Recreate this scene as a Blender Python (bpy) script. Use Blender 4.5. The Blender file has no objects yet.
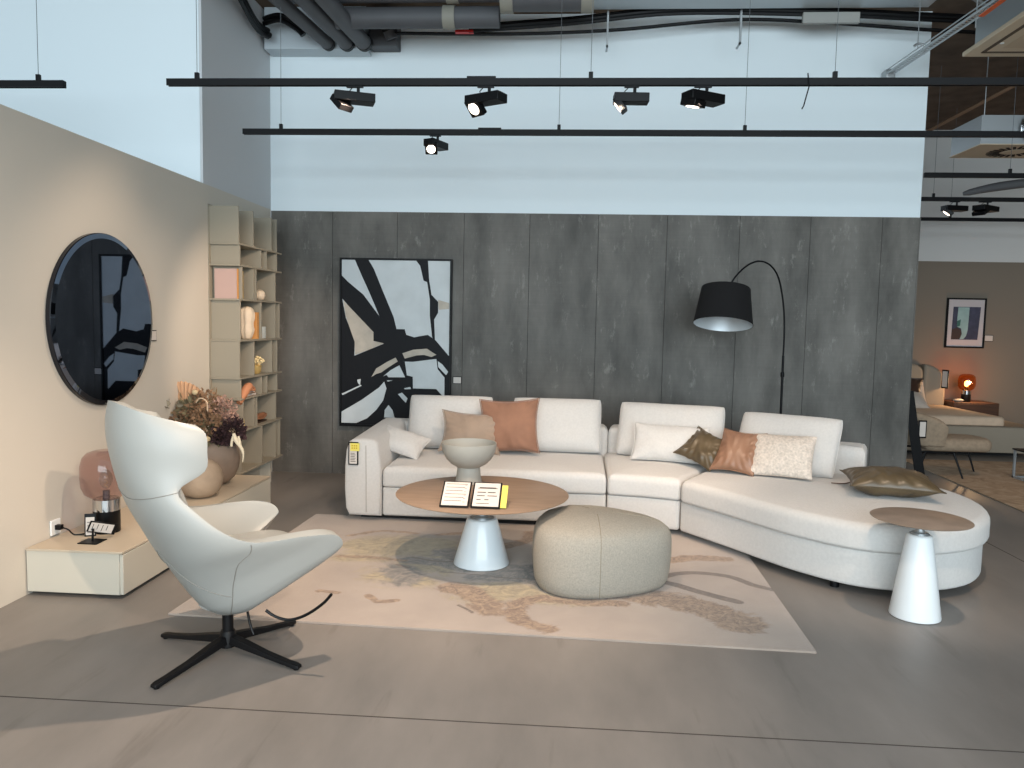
import bpy, bmesh, math, random
from mathutils import Vector, Matrix, noise, Euler
random.seed(7)
S = bpy.context.scene
COL = S.collection
PI = math.pi
R_ = math.radians

# ------------------------------------------------------------------ camera
yaw, pitch, roll = R_(3.8), R_(4.55), R_(1.15)
Fv = Vector((-math.sin(yaw)*math.cos(pitch), math.cos(yaw)*math.cos(pitch), -math.sin(pitch)))
R0 = Vector((math.cos(yaw), math.sin(yaw), 0)); U0 = R0.cross(Fv)
Rv = math.cos(roll)*R0 + math.sin(roll)*U0
Uv = -math.sin(roll)*R0 + math.cos(roll)*U0
cam = bpy.data.cameras.new('camera'); camo = bpy.data.objects.new('camera', cam); COL.objects.link(camo)
m = Matrix((Rv, Uv, -Fv)).transposed().to_4x4(); m.translation = Vector((0, 0, 1.5))
camo.matrix_world = m
cam.sensor_width = 36; cam.lens = 36*765/1024; cam.clip_start = .05; cam.clip_end = 200
S.camera = camo

# ------------------------------------------------------------------ world, lights, exposure
S.view_settings.view_transform = 'Standard'; S.view_settings.look = 'None'
S.view_settings.gamma = 1; S.view_settings.use_curve_mapping = False
S.view_settings.exposure = 0.0
W = bpy.data.worlds.new('world'); S.world = W; W.use_nodes = True
bg = W.node_tree.nodes['Background']
bg.inputs[0].default_value = (.74, .89, 1.0, 1); bg.inputs[1].default_value = 1.1

def area(name, loc, target, sx, sy, power, col):
    l = bpy.data.lights.new(name, 'AREA'); l.shape = 'RECTANGLE'; l.size = sx; l.size_y = sy
    l.energy = power; l.color = col
    o = bpy.data.objects.new(name, l); COL.objects.link(o); o.location = loc
    o.rotation_euler = (Vector(target)-Vector(loc)).to_track_quat('-Z', 'Y').to_euler()
    return o
def spot(name, loc, target, power, ang, col=(1, .77, .58), size=.03, blend=.6):
    l = bpy.data.lights.new(name, 'SPOT'); l.energy = power; l.color = col
    l.spot_size = R_(ang); l.spot_blend = blend; l.shadow_soft_size = size
    o = bpy.data.objects.new(name, l); COL.objects.link(o); o.location = loc
    o.rotation_euler = (Vector(target)-Vector(loc)).to_track_quat('-Z', 'Y').to_euler()
    return o
# daylight from the glazed front of the showroom, behind the camera
area('daylight_front', (0.5, -5.5, 2.6), (0.3, 7, 2.2), 11, 3.6, 1020, (.80, .93, 1.0))
# warm track spots (the tracks in the picture and those nearer the camera)
spot('spot_armchair', (-.75, 3.35, 3.0), (-1.35, 3.1, 0.2), 270, 90)
spot('spot_wall_left', (1.6, -.6, 3.0), (-2.83, 4.3, 0.55), 640, 38, blend=1)
spot('spot_mirror', (-1.30, 4.75, 2.86), (-2.83, 4.9, .9), 60, 85)
spot('spot_shelf', (-0.60, 4.72, 2.84), (-2.6, 6.4, 1.1), 200, 48)
spot('spot_sofa_left', (-1.03, 6.0, 2.86), (-.85, 5.7, .3), 50, 85)
spot('spot_sofa_mid', (.30, 4.75, 2.84), (.1, 5.9, .4), 120, 70)
spot('spot_sofa_right', (.76, 4.75, 2.84), (1.2, 5.5, .4), 120, 70)
spot('spot_chaise', (1.9, 3.4, 3.0), (1.9, 5.0, .4), 140, 60)
spot('spot_table', (-.2, 3.4, 3.0), (-.4, 4.7, .3), 120, 70)
spot('spot_rug', (.9, 2.2, 3.0), (.4, 3.2, 0), 70, 85)
spot('spot_floor', (.6, 1.6, 3.0), (-.2, 2.7, 0), 60, 95)
spot('spot_bed', (4.4, 8.6, 2.9), (4.6, 10.2, .5), 80, 60)
spot('spot_bed_rug', (4.3, 6.5, 3.0), (4.6, 7.5, 0), 60, 70)

# ------------------------------------------------------------------ materials
def lin(c):
    return tuple(((x/12.92) if x <= .04045 else ((x+.055)/1.055)**2.4) for x in c)
def rgb(r, g, b): return lin((r/255, g/255, b/255))+(1,)
MATS = {}
def mat(name, col, rough=.6, metal=0, spec=.5, bump=0, bscale=200, var=0, vscale=3, stretch=(1, 1, 1),
        sheen=0, coat=0, trans=0, emit=None, estr=0, alpha=1, detail=4, weave=0, ior=1.45):
    if name in MATS: return MATS[name]
    M = bpy.data.materials.new(name); M.use_nodes = True; n = M.node_tree.nodes; L = M.node_tree.links
    b = n['Principled BSDF']
    b.inputs['Base Color'].default_value = col; b.inputs['Roughness'].default_value = rough
    b.inputs['Metallic'].default_value = metal; b.inputs['Specular IOR Level'].default_value = spec
    b.inputs['IOR'].default_value = ior
    if sheen: b.inputs['Sheen Weight'].default_value = sheen; b.inputs['Sheen Roughness'].default_value = .4
    if coat: b.inputs['Coat Weight'].default_value = coat
    if trans: b.inputs['Transmission Weight'].default_value = trans
    if emit: b.inputs['Emission Color'].default_value = emit; b.inputs['Emission Strength'].default_value = estr
    tc = n.new('ShaderNodeTexCoord'); mp = n.new('ShaderNodeMapping'); mp.inputs['Scale'].default_value = stretch
    L.new(tc.outputs['Object'], mp.inputs[0])
    if var:
        t = n.new('ShaderNodeTexNoise'); t.inputs['Scale'].default_value = vscale; t.inputs['Detail'].default_value = detail
        L.new(mp.outputs[0], t.inputs['Vector'])
        r = n.new('ShaderNodeValToRGB'); r.color_ramp.elements[0].position = .3; r.color_ramp.elements[1].position = .7
        r.color_ramp.elements[0].color = tuple(max(0, c*(1-var)) for c in col[:3])+(1,)
        r.color_ramp.elements[1].color = tuple(min(1, c*(1+var)) for c in col[:3])+(1,)
        L.new(t.outputs[0], r.inputs[0]); L.new(r.outputs[0], b.inputs['Base Color'])
    if bump:
        if weave:
            def wv(d):
                w = n.new('ShaderNodeTexWave'); w.wave_type = 'BANDS'; w.bands_direction = d
                w.inputs['Scale'].default_value = bscale; w.inputs['Distortion'].default_value = 1.5
                L.new(mp.outputs[0], w.inputs['Vector']); return w
            w1, w2 = wv('X'), wv('Z')
            mx = n.new('ShaderNodeMath'); mx.operation = 'ADD'
            L.new(w1.outputs['Fac'], mx.inputs[0]); L.new(w2.outputs['Fac'], mx.inputs[1]); src = mx.outputs[0]
        else:
            t2 = n.new('ShaderNodeTexNoise'); t2.inputs['Scale'].default_value = bscale; t2.inputs['Detail'].default_value = 3
            L.new(mp.outputs[0], t2.inputs['Vector']); src = t2.outputs[0]
        bp = n.new('ShaderNodeBump'); bp.inputs['Strength'].default_value = bump; bp.inputs['Distance'].default_value = .004
        L.new(src, bp.inputs['Height']); L.new(bp.outputs[0], b.inputs['Normal'])
    MATS[name] = M
    return M

white_paint = mat('white_wall_paint', rgb(222, 232, 236), .85, bump=.05, bscale=60)
grey_white = mat('pale_grey_wall_paint', rgb(196, 198, 200), .85)
beige_wall = mat('beige_wall_paint', rgb(197, 190, 178), .8, bump=.08, bscale=90, var=.02, vscale=1)
taupe_wall = mat('taupe_wall_paint', rgb(128, 118, 106), .85)
ceil_m = mat('brown_wood_wool_board', rgb(92, 76, 62), .95, bump=.4, bscale=60, var=.25, vscale=5)
black_metal = mat('black_powder_coat', rgb(12, 12, 14), .5, spec=.25)
black_soft = mat('satin_black_plastic', rgb(10, 10, 12), .4, spec=.25)
leather = mat('pale_grey_leather', rgb(154, 156, 153), .42, bump=.12, bscale=350, var=.015, vscale=4)
seam_m = mat('leather_seam', rgb(128, 126, 120), .7)
lacquer = mat('pale_greige_lacquer', rgb(190, 184, 170), .5)
shelf_m = mat('greige_lacquered_board', rgb(146, 138, 122), .55)
sofa_m = mat('offwhite_woven_fabric', rgb(208, 205, 201), .9, bump=.35, bscale=110, weave=1, var=.04, vscale=60, sheen=.2)
sofa_seam = mat('fabric_seam', rgb(158, 150, 142), .9)
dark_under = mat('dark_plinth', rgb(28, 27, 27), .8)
tan_velvet = mat('tan_velvet', rgb(142, 103, 82), .8, sheen=.35, var=.12, vscale=7, bump=.1, bscale=200)
satin_tan = mat('tan_satin', rgb(142, 106, 84), .42, var=.08, vscale=6, bump=.1, bscale=60, spec=.6)
taupe_fab = mat('taupe_velvet', rgb(150, 130, 113), .7, sheen=.5, var=.1, vscale=8)
olive_sat = mat('olive_brown_satin', rgb(88, 75, 56), .36, var=.2, vscale=9, spec=.5)
boucle = mat('cream_boucle', rgb(206, 194, 182), .95, bump=1, bscale=60, var=.2, vscale=60)
pouf_m = mat('greige_tweed', rgb(180, 174, 162), .95, bump=.6, bscale=140, weave=1, var=.14, vscale=130)
wood_top = mat('brushed_oak_ceramic', rgb(142, 120, 101), .5, var=.12, vscale=5, stretch=(1, 6, 1))
stone_top = mat('taupe_stone_top', rgb(132, 118, 106), .5, var=.15, vscale=9)
gloss_white = mat('pale_blue_white_lacquer', rgb(214, 222, 226), .28, coat=.3)
white_lac = mat('white_lacquer', rgb(228, 230, 230), .35)
bowl_m = mat('matt_grey_ceramic', rgb(164, 161, 152), .6, var=.04, vscale=8)
vase_m = mat('taupe_stoneware', rgb(136, 118, 103), .75, var=.16, vscale=7, bump=.3, bscale=30)
vase2_m = mat('beige_stoneware', rgb(158, 140, 120), .75, var=.16, vscale=9, bump=.3, bscale=30)
paper = mat('card_paper', rgb(204, 196, 188), .7)
ink = mat('printed_ink', rgb(60, 55, 52), .7)
yellow = mat('yellow_paper', rgb(222, 208, 100), .6)
chrome = mat('polished_chrome', rgb(200, 200, 200), .12, metal=1)
galv = mat('galvanised_steel', rgb(168, 172, 174), .4, metal=.7)
duct_grey = mat('grey_pipe_insulation', rgb(78, 79, 82), .6, var=.1, vscale=3)
duct_clamp = mat('beige_grey_pipe_clamp', rgb(132, 130, 120), .6)
foil = mat('crinkled_foil', rgb(200, 204, 208), .22, metal=1, bump=1, bscale=40)
cream_panel = mat('cream_plastic_panel', rgb(206, 190, 166), .6)
white_pl = mat('white_plastic', rgb(235, 235, 232), .4)
orange_m = mat('orange_paint', rgb(216, 100, 54), .6)
red_m = mat('red_tape', rgb(200, 30, 30), .5)
cream_cer = mat('cream_ceramic', rgb(225, 205, 180), .5, var=.06, vscale=14)
gold_m = mat('pale_gold', rgb(214, 184, 120), .4, metal=.5)
lit_lens = mat('lit_spot_lens', (1, 1, 1, 1), .3, emit=(1, .84, .66, 1), estr=5)
unlit_lens = mat('spot_lens', rgb(60, 60, 62), .2)
shade_black = mat('black_lampshade_fabric', rgb(20, 18, 19), .9, bump=.2, bscale=300)
shade_in = mat('silver_shade_lining', rgb(205, 212, 216), .45, metal=.35)

def glass(name, col, rough=0.0):
    M = bpy.data.materials.new(name); M.use_nodes = True; n = M.node_tree.nodes; L = M.node_tree.links
    n.clear(); o = n.new('ShaderNodeOutputMaterial')
    tr = n.new('ShaderNodeBsdfTransparent'); tr.inputs[0].default_value = col
    gl = n.new('ShaderNodeBsdfGlossy'); gl.inputs['Roughness'].default_value = .03
    fr = n.new('ShaderNodeFresnel'); fr.inputs[0].default_value = 1.5
    mx = n.new('ShaderNodeMixShader')
    ge = n.new('ShaderNodeNewGeometry'); inv = n.new('ShaderNodeMath'); inv.operation = 'SUBTRACT'; inv.inputs[0].default_value = 1; L.new(ge.outputs['Backfacing'], inv.inputs[1])
    ml = n.new('ShaderNodeMath'); ml.operation = 'MULTIPLY'; L.new(fr.outputs[0], ml.inputs[0]); L.new(inv.outputs[0], ml.inputs[1])
    L.new(ml.outputs[0], mx.inputs[0]); L.new(tr.outputs[0], mx.inputs[1]); L.new(gl.outputs[0], mx.inputs[2])
    L.new(mx.outputs[0], o.inputs[0]); return M
smoke_glass = glass('smoked_mauve_glass', rgb(230, 214, 213))
amber_glass = glass('amber_glass', rgb(240, 192, 140))
clear_glass = glass('clear_glass', rgb(240, 244, 244))
mirror_m = mat('dark_tinted_mirror', (.135, .155, .20, 1), .02, metal=1)

# ---- floor, cladding, rug: procedural node trees
def node_mat(name):
    M = bpy.data.materials.new(name); M.use_nodes = True
    return M, M.node_tree.nodes, M.node_tree.links, M.node_tree.nodes['Principled BSDF']
def N(n, t, **k):
    o = n.new(t)
    for a, b in k.items():
        if a.startswith('i_'): o.inputs[a[2:].replace('_', ' ')].default_value = b
        else: setattr(o, a, b)
    return o
def floor_mat():
    M, n, L, b = node_mat('polished_screed')
    tc = N(n, 'ShaderNodeTexCoord')
    mp = N(n, 'ShaderNodeMapping'); mp.inputs['Scale'].default_value = (1.6, .55, 1); mp.inputs['Rotation'].default_value = (0, 0, .5)
    L.new(tc.outputs['Object'], mp.inputs[0])
    a = N(n, 'ShaderNodeTexNoise', i_Scale=1.3, i_Detail=8, i_Roughness=.62); L.new(mp.outputs[0], a.inputs[0])
    r = N(n, 'ShaderNodeValToRGB'); e = r.color_ramp.elements
    e[0].position = .25; e[0].color = rgb(108, 104, 100); e[1].position = .75; e[1].color = rgb(136, 130, 125)
    L.new(a.outputs[0], r.inputs[0])
    mp2 = N(n, 'ShaderNodeMapping'); mp2.inputs['Scale'].default_value = (5, .7, 1); mp2.inputs['Rotation'].default_value = (0, 0, .45)
    L.new(tc.outputs['Object'], mp2.inputs[0])
    s = N(n, 'ShaderNodeTexNoise', i_Scale=1.6, i_Detail=5, i_Roughness=.6); L.new(mp2.outputs[0], s.inputs[0])
    r2 = N(n, 'ShaderNodeValToRGB'); r2.color_ramp.elements[0].position = .60; r2.color_ramp.elements[1].position = .72
    r2.color_ramp.elements[0].color = (1, 1, 1, 1); r2.color_ramp.elements[1].color = (.80, .79, .78, 1)
    L.new(s.outputs[0], r2.inputs[0])
    mx = N(n, 'ShaderNodeMix', data_type='RGBA', blend_type='MULTIPLY'); mx.inputs[0].default_value = 1
    L.new(r.outputs[0], mx.inputs[6]); L.new(r2.outputs[0], mx.inputs[7]); L.new(mx.outputs[2], b.inputs['Base Color'])
    rr = N(n, 'ShaderNodeMapRange'); rr.inputs[3].default_value = .34; rr.inputs[4].default_value = .5
    L.new(a.outputs[0], rr.inputs[0]); L.new(rr.outputs[0], b.inputs['Roughness'])
    b.inputs['Specular IOR Level'].default_value = .4
    return M
def clad_mat():
    M, n, L, b = node_mat('raw_concrete_panels')
    tc = N(n, 'ShaderNodeTexCoord'); sp = N(n, 'ShaderNodeSeparateXYZ'); L.new(tc.outputs['Object'], sp.inputs[0])
    at = N(n, 'ShaderNodeAttribute', attribute_name='panel_tone')
    mp = N(n, 'ShaderNodeMapping'); mp.inputs['Scale'].default_value = (2.2, 1, .8); L.new(tc.outputs['Object'], mp.inputs[0])
    ad = N(n, 'ShaderNodeVectorMath', operation='ADD'); L.new(mp.outputs[0], ad.inputs[0]); L.new(at.outputs['Vector'], ad.inputs[1])
    a = N(n, 'ShaderNodeTexNoise', i_Scale=1.6, i_Detail=9, i_Roughness=.6); L.new(ad.outputs[0], a.inputs[0])
    r = N(n, 'ShaderNodeValToRGB'); e = r.color_ramp.elements
    e[0].position = .3; e[0].color = rgb(70, 67, 62); e[1].position = .68; e[1].color = rgb(110, 106, 100)
    L.new(a.outputs[0], r.inputs[0])
    c = N(n, 'ShaderNodeTexNoise', i_Scale=5, i_Detail=10, i_Roughness=.8); L.new(ad.outputs[0], c.inputs[0])
    r2 = N(n, 'ShaderNodeValToRGB'); r2.color_ramp.elements[0].position = .57; r2.color_ramp.elements[1].position = .68
    r2.color_ramp.elements[0].color = (0, 0, 0, 1); r2.color_ramp.elements[1].color = (.6, .6, .6, 1)
    L.new(c.outputs[0], r2.inputs[0])
    mx = N(n, 'ShaderNodeMix', data_type='RGBA', blend_type='MIX'); mx.inputs[7].default_value = rgb(142, 139, 132)
    L.new(r2.outputs[0], mx.inputs[0]); L.new(r.outputs[0], mx.inputs[6])
    # fine horizontal trowel streaks
    mp3 = N(n, 'ShaderNodeMapping'); mp3.inputs['Scale'].default_value = (1.5, 1, 60); L.new(tc.outputs['Object'], mp3.inputs[0])
    h = N(n, 'ShaderNodeTexNoise', i_Scale=1.2, i_Detail=3); L.new(mp3.outputs[0], h.inputs[0])
    mr = N(n, 'ShaderNodeMapRange'); mr.inputs[3].default_value = .9; mr.inputs[4].default_value = 1.1; L.new(h.outputs[0], mr.inputs[0])
    # vertical streaks
    mp4 = N(n, 'ShaderNodeMapping'); mp4.inputs['Scale'].default_value = (14, 1, .5); L.new(tc.outputs['Object'], mp4.inputs[0])
    h4 = N(n, 'ShaderNodeTexNoise', i_Scale=1., i_Detail=3); L.new(mp4.outputs[0], h4.inputs[0])
    mr4 = N(n, 'ShaderNodeMapRange'); mr4.inputs[3].default_value = .92; mr4.inputs[4].default_value = 1.08; L.new(h4.outputs[0], mr4.inputs[0])
    mm = N(n, 'ShaderNodeMath', operation='MULTIPLY'); L.new(mr.outputs[0], mm.inputs[0]); L.new(mr4.outputs[0], mm.inputs[1])
    t = N(n, 'ShaderNodeMath', operation='MULTIPLY'); L.new(mm.outputs[0], t.inputs[0])
    at2 = N(n, 'ShaderNodeAttribute', attribute_name='panel_light'); L.new(at2.outputs['Fac'], t.inputs[1])
    m2 = N(n, 'ShaderNodeMix', data_type='RGBA', blend_type='MULTIPLY'); m2.inputs[0].default_value = 1
    L.new(mx.outputs[2], m2.inputs[6]); L.new(t.outputs[0], m2.inputs[7]); L.new(m2.outputs[2], b.inputs['Base Color'])
    b.inputs['Roughness'].default_value = .62
    bp = N(n, 'ShaderNodeBump'); bp.inputs['Strength'].default_value = .25; bp.inputs['Distance'].default_value = .004
    L.new(c.outputs[0], bp.inputs['Height']); L.new(bp.outputs[0], b.inputs['Normal'])
    return M
def rug_mat():
    M, n, L, b = node_mat('hand_tufted_rug')
    tc = N(n, 'ShaderNodeTexCoord')
    a = N(n, 'ShaderNodeTexNoise', i_Scale=1.4, i_Detail=6, i_Roughness=.6); L.new(tc.outputs['Object'], a.inputs[0])
    r = N(n, 'ShaderNodeValToRGB'); e = r.color_ramp.elements
    e[0].position = .3; e[0].color = rgb(144, 131, 121); e[1].position = .7; e[1].color = rgb(167, 153, 141)
    L.new(a.outputs[0], r.inputs[0]); cur = r.outputs[0]
    at = N(n, 'ShaderNodeAttribute', attribute_name='pattern'); sp = N(n, 'ShaderNodeSeparateColor'); L.new(at.outputs['Color'], sp.inputs[0])
    def ramp(noi, cs):
        q = N(n, 'ShaderNodeValToRGB'); q.color_ramp.elements[0].position = .36; q.color_ramp.elements[0].color = cs[0]
        q.color_ramp.elements[1].position = .66; q.color_ramp.elements[1].color = cs[2]; k = q.color_ramp.elements.new(.5); k.color = cs[1]
        L.new(noi.outputs[0], q.inputs[0]); return q.outputs[0]
    def layer(cur, src, sc, cs, amp, dist=1.5, hard=.12, mxf=.9):
        no = N(n, 'ShaderNodeTexNoise', i_Scale=sc, i_Detail=8, i_Roughness=.68, i_Distortion=dist); L.new(tc.outputs['Object'], no.inputs[0])
        ms = N(n, 'ShaderNodeMath', operation='MULTIPLY_ADD'); L.new(no.outputs[0], ms.inputs[0]); ms.inputs[1].default_value = amp; ms.inputs[2].default_value = -amp/2
        ad = N(n, 'ShaderNodeMath', operation='ADD'); L.new(ms.outputs[0], ad.inputs[0]); L.new(src, ad.inputs[1])
        mr = N(n, 'ShaderNodeMapRange'); mr.inputs[1].default_value = .5-hard; mr.inputs[2].default_value = .5+hard; mr.inputs[4].default_value = mxf; L.new(ad.outputs[0], mr.inputs[0])
        n2 = N(n, 'ShaderNodeTexNoise', i_Scale=sc*1.6, i_Detail=9, i_Roughness=.75, i_Distortion=3); L.new(tc.outputs['Object'], n2.inputs[0])
        mx = N(n, 'ShaderNodeMix', data_type='RGBA'); L.new(mr.outputs[0], mx.inputs[0]); L.new(cur, mx.inputs[6]); L.new(ramp(n2, cs), mx.inputs[7]); return mx.outputs[2]
    cur = layer(cur, sp.outputs[0], 4, (rgb(118, 106, 86), rgb(150, 137, 108), rgb(176, 156, 122)), 1.3, hard=.15, mxf=.95)
    cur = layer(cur, sp.outputs[2], 5, (rgb(84, 80, 76), rgb(112, 106, 100), rgb(158, 144, 130)), 1.5, hard=.12, mxf=.95)
    cur = layer(cur, sp.outputs[1], 7, (rgb(96, 74, 54), rgb(130, 106, 84), rgb(170, 146, 118)), 1.15, hard=.10, mxf=.95)
    cur = layer(cur, at.outputs['Alpha'], 9, (rgb(80, 64, 52), rgb(98, 82, 68), rgb(120, 100, 84)), .4, hard=.1, mxf=.95)
    L.new(cur, b.inputs['Base Color'])
    b.inputs['Roughness'].default_value = .95; b.inputs['Sheen Weight'].default_value = .3
    f = N(n, 'ShaderNodeTexNoise', i_Scale=260, i_Detail=2); L.new(tc.outputs['Object'], f.inputs[0])
    bp = N(n, 'ShaderNodeBump'); bp.inputs['Strength'].default_value = .5; bp.inputs['Distance'].default_value = .004
    L.new(f.outputs[0], bp.inputs['Height']); L.new(bp.outputs[0], b.inputs['Normal'])
    return M
def petal_mat(name, c0, c1, c2, sc=7):
    M, n, L, b = node_mat(name)
    tc = N(n, 'ShaderNodeTexCoord')
    a = N(n, 'ShaderNodeTexNoise', i_Scale=sc, i_Detail=8, i_Roughness=.7, i_Distortion=1.6); L.new(tc.outputs['Object'], a.inputs[0])
    r = N(n, 'ShaderNodeValToRGB'); e = r.color_ramp.elements
    e[0].position = .34; e[0].color = c0; e[1].position = .68; e[1].color = c2
    k = e.new(.5); k.color = c1
    L.new(a.outputs[0], r.inputs[0]); L.new(r.outputs[0], b.inputs['Base Color'])
    b.inputs['Roughness'].default_value = .95
    bp = N(n, 'ShaderNodeBump'); bp.inputs['Strength'].default_value = .5; bp.inputs['Distance'].default_value = .006
    L.new(a.outputs[0], bp.inputs['Height']); L.new(bp.outputs[0], b.inputs['Normal'])
    return M

# ------------------------------------------------------------------ mesh helpers
class MB:
    def __init__(s): s.v = []; s.f = []
    def add(s, vs, fs):
        o = len(s.v); s.v += [tuple(v) for v in vs]; s.f += [tuple(i+o for i in f) for f in fs]; return s
    def box(s, a, b, M=None):
        x0, y0, z0 = a; x1, y1, z1 = b
        vs = [Vector(p) for p in ((x0, y0, z0), (x1, y0, z0), (x1, y1, z0), (x0, y1, z0), (x0, y0, z1), (x1, y0, z1), (x1, y1, z1), (x0, y1, z1))]
        if M: vs = [M @ v for v in vs]
        return s.add(vs, [(0, 3, 2, 1), (4, 5, 6, 7), (0, 1, 5, 4), (1, 2, 6, 5), (2, 3, 7, 6), (3, 0, 4, 7)])
    def tube(s, pts, r, n=8, cap=True):
        pts = [Vector(p) for p in pts]; rs = r if isinstance(r, (list, tuple)) else [r]*len(pts)
        vs = []; fs = []; up = None
        for i, p in enumerate(pts):
            d = (pts[min(i+1, len(pts)-1)]-pts[max(i-1, 0)]).normalized()
            if up is None: up = Vector((0, 0, 1)) if abs(d.z) < .9 else Vector((1, 0, 0))
            x = d.cross(up)
            if x.length < 1e-5: x = d.cross(Vector((1, 0.1, 0)))
            x.normalize(); y = x.cross(d).normalized(); up = y
            for k in range(n):
                a = 2*PI*k/n; vs.append(p+rs[i]*(math.cos(a)*x+math.sin(a)*y))
        for i in range(len(pts)-1):
            for k in range(n):
                k2 = (k+1) % n; fs.append((i*n+k, i*n+k2, (i+1)*n+k2, (i+1)*n+k))
        if cap: fs.append(tuple(range(n))[::-1]); fs.append(tuple((len(pts)-1)*n+k for k in range(n)))
        return s.add(vs, fs)
    def lathe(s, prof, c=(0, 0, 0), n=40, M=None, cap0=False, cap1=False):
        vs = []; fs = []
        for r, z in prof:
            for k in range(n):
                a = 2*PI*k/n; v = Vector((c[0]+r*math.cos(a), c[1]+r*math.sin(a), c[2]+z)); vs.append(M @ v if M else v)
        for i in range(len(prof)-1):
            for k in range(n):
                k2 = (k+1) % n; fs.append((i*n+k, i*n+k2, (i+1)*n+k2, (i+1)*n+k))
        if cap0: fs.append(tuple(range(n))[::-1])
        if cap1: fs.append(tuple((len(prof)-1)*n+k for k in range(n)))
        return s.add(vs, fs)
    def ball(s, c, r, n=12, sq=(1, 1, 1)):
        prof = [(max(1e-4, math.sin(PI*i/n)), -math.cos(PI*i/n)) for i in range(n+1)]
        M = Matrix.Translation(c) @ Matrix.Diagonal((r*sq[0], r*sq[1], r*sq[2], 1))
        return s.lathe(prof, n=n*2, M=M)
    def prism(s, poly, z0, z1, M=None):
        n = len(poly)
        vs = [Vector((p[0], p[1], z0)) for p in poly]+[Vector((p[0], p[1], z1)) for p in poly]
        if M: vs = [M @ v for v in vs]
        return s.add(vs, [tuple(range(n))[::-1], tuple(range(n, 2*n))]+[(i, (i+1) % n, n+(i+1) % n, n+i) for i in range(n)])
    def build(s, name, m, parent=None, smooth=True, bevel=0, seg=3, sub=0, angle=40, solid=0, tri=False):
        me = bpy.data.meshes.new(name); me.from_pydata(s.v, [], s.f)
        bm = bmesh.new(); bm.from_mesh(me); bmesh.ops.recalc_face_normals(bm, faces=bm.faces)
        if tri: bmesh.ops.triangulate(bm, faces=bm.faces)
        bm.to_mesh(me); bm.free()
        me.materials.append(m)
        if smooth:
            for p in me.polygons: p.use_smooth = True
            me.set_sharp_from_angle(angle=R_(angle))
        o = bpy.data.objects.new(name, me); COL.objects.link(o)
        if parent: o.parent = parent
        if solid:
            k = o.modifiers.new('solid', 'SOLIDIFY'); k.thickness = solid; k.offset = 0
        if bevel:
            k = o.modifiers.new('bevel', 'BEVEL'); k.width = bevel; k.segments = seg; k.limit_method = 'ANGLE'; k.angle_limit = R_(35)
        if sub:
            k = o.modifiers.new('sub', 'SUBSURF'); k.levels = sub; k.render_levels = sub
        return o
def cr(pts, n=8, closed=False):
    P = [Vector(p) for p in pts]; out = []; c = len(P)
    rng = range(c) if closed else range(c-1)
    for i in rng:
        if closed: a, b, d, e = P[(i-1) % c], P[i], P[(i+1) % c], P[(i+2) % c]
        else: a, b, d, e = P[max(i-1, 0)], P[i], P[i+1], P[min(i+2, c-1)]
        for k in range(n):
            t = k/n
            out.append(.5*((2*b)+(-a+d)*t+(2*a-5*b+4*d-e)*t*t+(-a+3*b-3*d+e)*t**3))
    if not closed: out.append(P[-1])
    return out
def tag(o, label, cat, group=None, kind=None):
    o['label'] = label; o['category'] = cat
    if group: o['group'] = group
    if kind: o['kind'] = kind
    return o
def thing(name, label, cat, loc=(0, 0, 0), rz=0, group=None):
    o = bpy.data.objects.new(name, None); COL.objects.link(o); o.empty_display_size = .1
    o.location = loc; o.rotation_euler = (0, 0, rz)
    return tag(o, label, cat, group)
def struct(o): o['kind'] = 'structure'; return o
def sbox(name, a, b, m, **k): return struct(MB().box(a, b).build(name, m, smooth=False, **k))
def copy_tree(o, parent=None):
    c = o.copy(); COL.objects.link(c)
    if parent: c.parent = parent
    for ch in list(o.children): copy_tree(ch, c)
    return c

# ================================================================== SETTING
CZ = 4.33
struct(MB().box((-9, -6, -.1), (12, 12.5, 0)).build('floor', floor_mat(), smooth=False))
jm = mat('floor_joint', rgb(62, 57, 53), .9)
sbox('trim_1', (-9, 2.752, -.002), (12, 2.757, .0012), jm)
sbox('trim_2', (3.060, -6, -.002), (3.065, 12, .0012), jm)
sbox('ceiling', (-9, 1.5, CZ), (12, 12.5, CZ+.15), ceil_m)
sbox('wall_left', (-2.95, -3.0, 0), (-2.83, 5.88, 2.537), beige_wall)
sbox('wall_left_return', (-3.05, 5.88, 0), (-2.83, 7.26, 2.537), beige_wall)
sbox('wall_left_upper', (-2.85, 5.88, 2.537), (-2.83, 7.26, CZ), grey_white)
sbox('wall_left_far', (-9, 5.879, 2.2), (-2.851, 6.05, CZ), white_paint)
sbox('wall_back', (-2.83, 7.26, 2.527), (3.19, 7.5, CZ), white_paint)
sbox('wall_back_core', (-2.83, 7.29, 0), (3.19, 7.5, 2.527), dark_under)
# concrete panel cladding on the lower back wall
js = [-2.83, -2.227, -1.602, -.964, -.344, .297, .93, 1.592, 2.228, 2.865, 3.19]
mb = MB()
for i in range(len(js)-1):
    mb.box((js[i]+.0018, 7.26, 0), (js[i+1]-.0018, 7.289, 2.527))
mb.box((3.19, 7.26, 0), (3.20, 7.5, 2.527))
cl = struct(mb.build('wall_back_panelling', clad_mat(), smooth=False))
at = cl.data.attributes.new('panel_tone', 'FLOAT_VECTOR', 'FACE'); a2 = cl.data.attributes.new('panel_light', 'FLOAT', 'FACE')
tones = [1.0, .96, .98, .98, .92, .98, 1.0, 1.12, 1.12, 1.1, 1.0]
for p in cl.data.polygons:
    i = min(p.index//6, 10); at.data[p.index].vector = (i*3.7, i*1.3, i*5.1); a2.data[p.index].value = tones[i]
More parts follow.
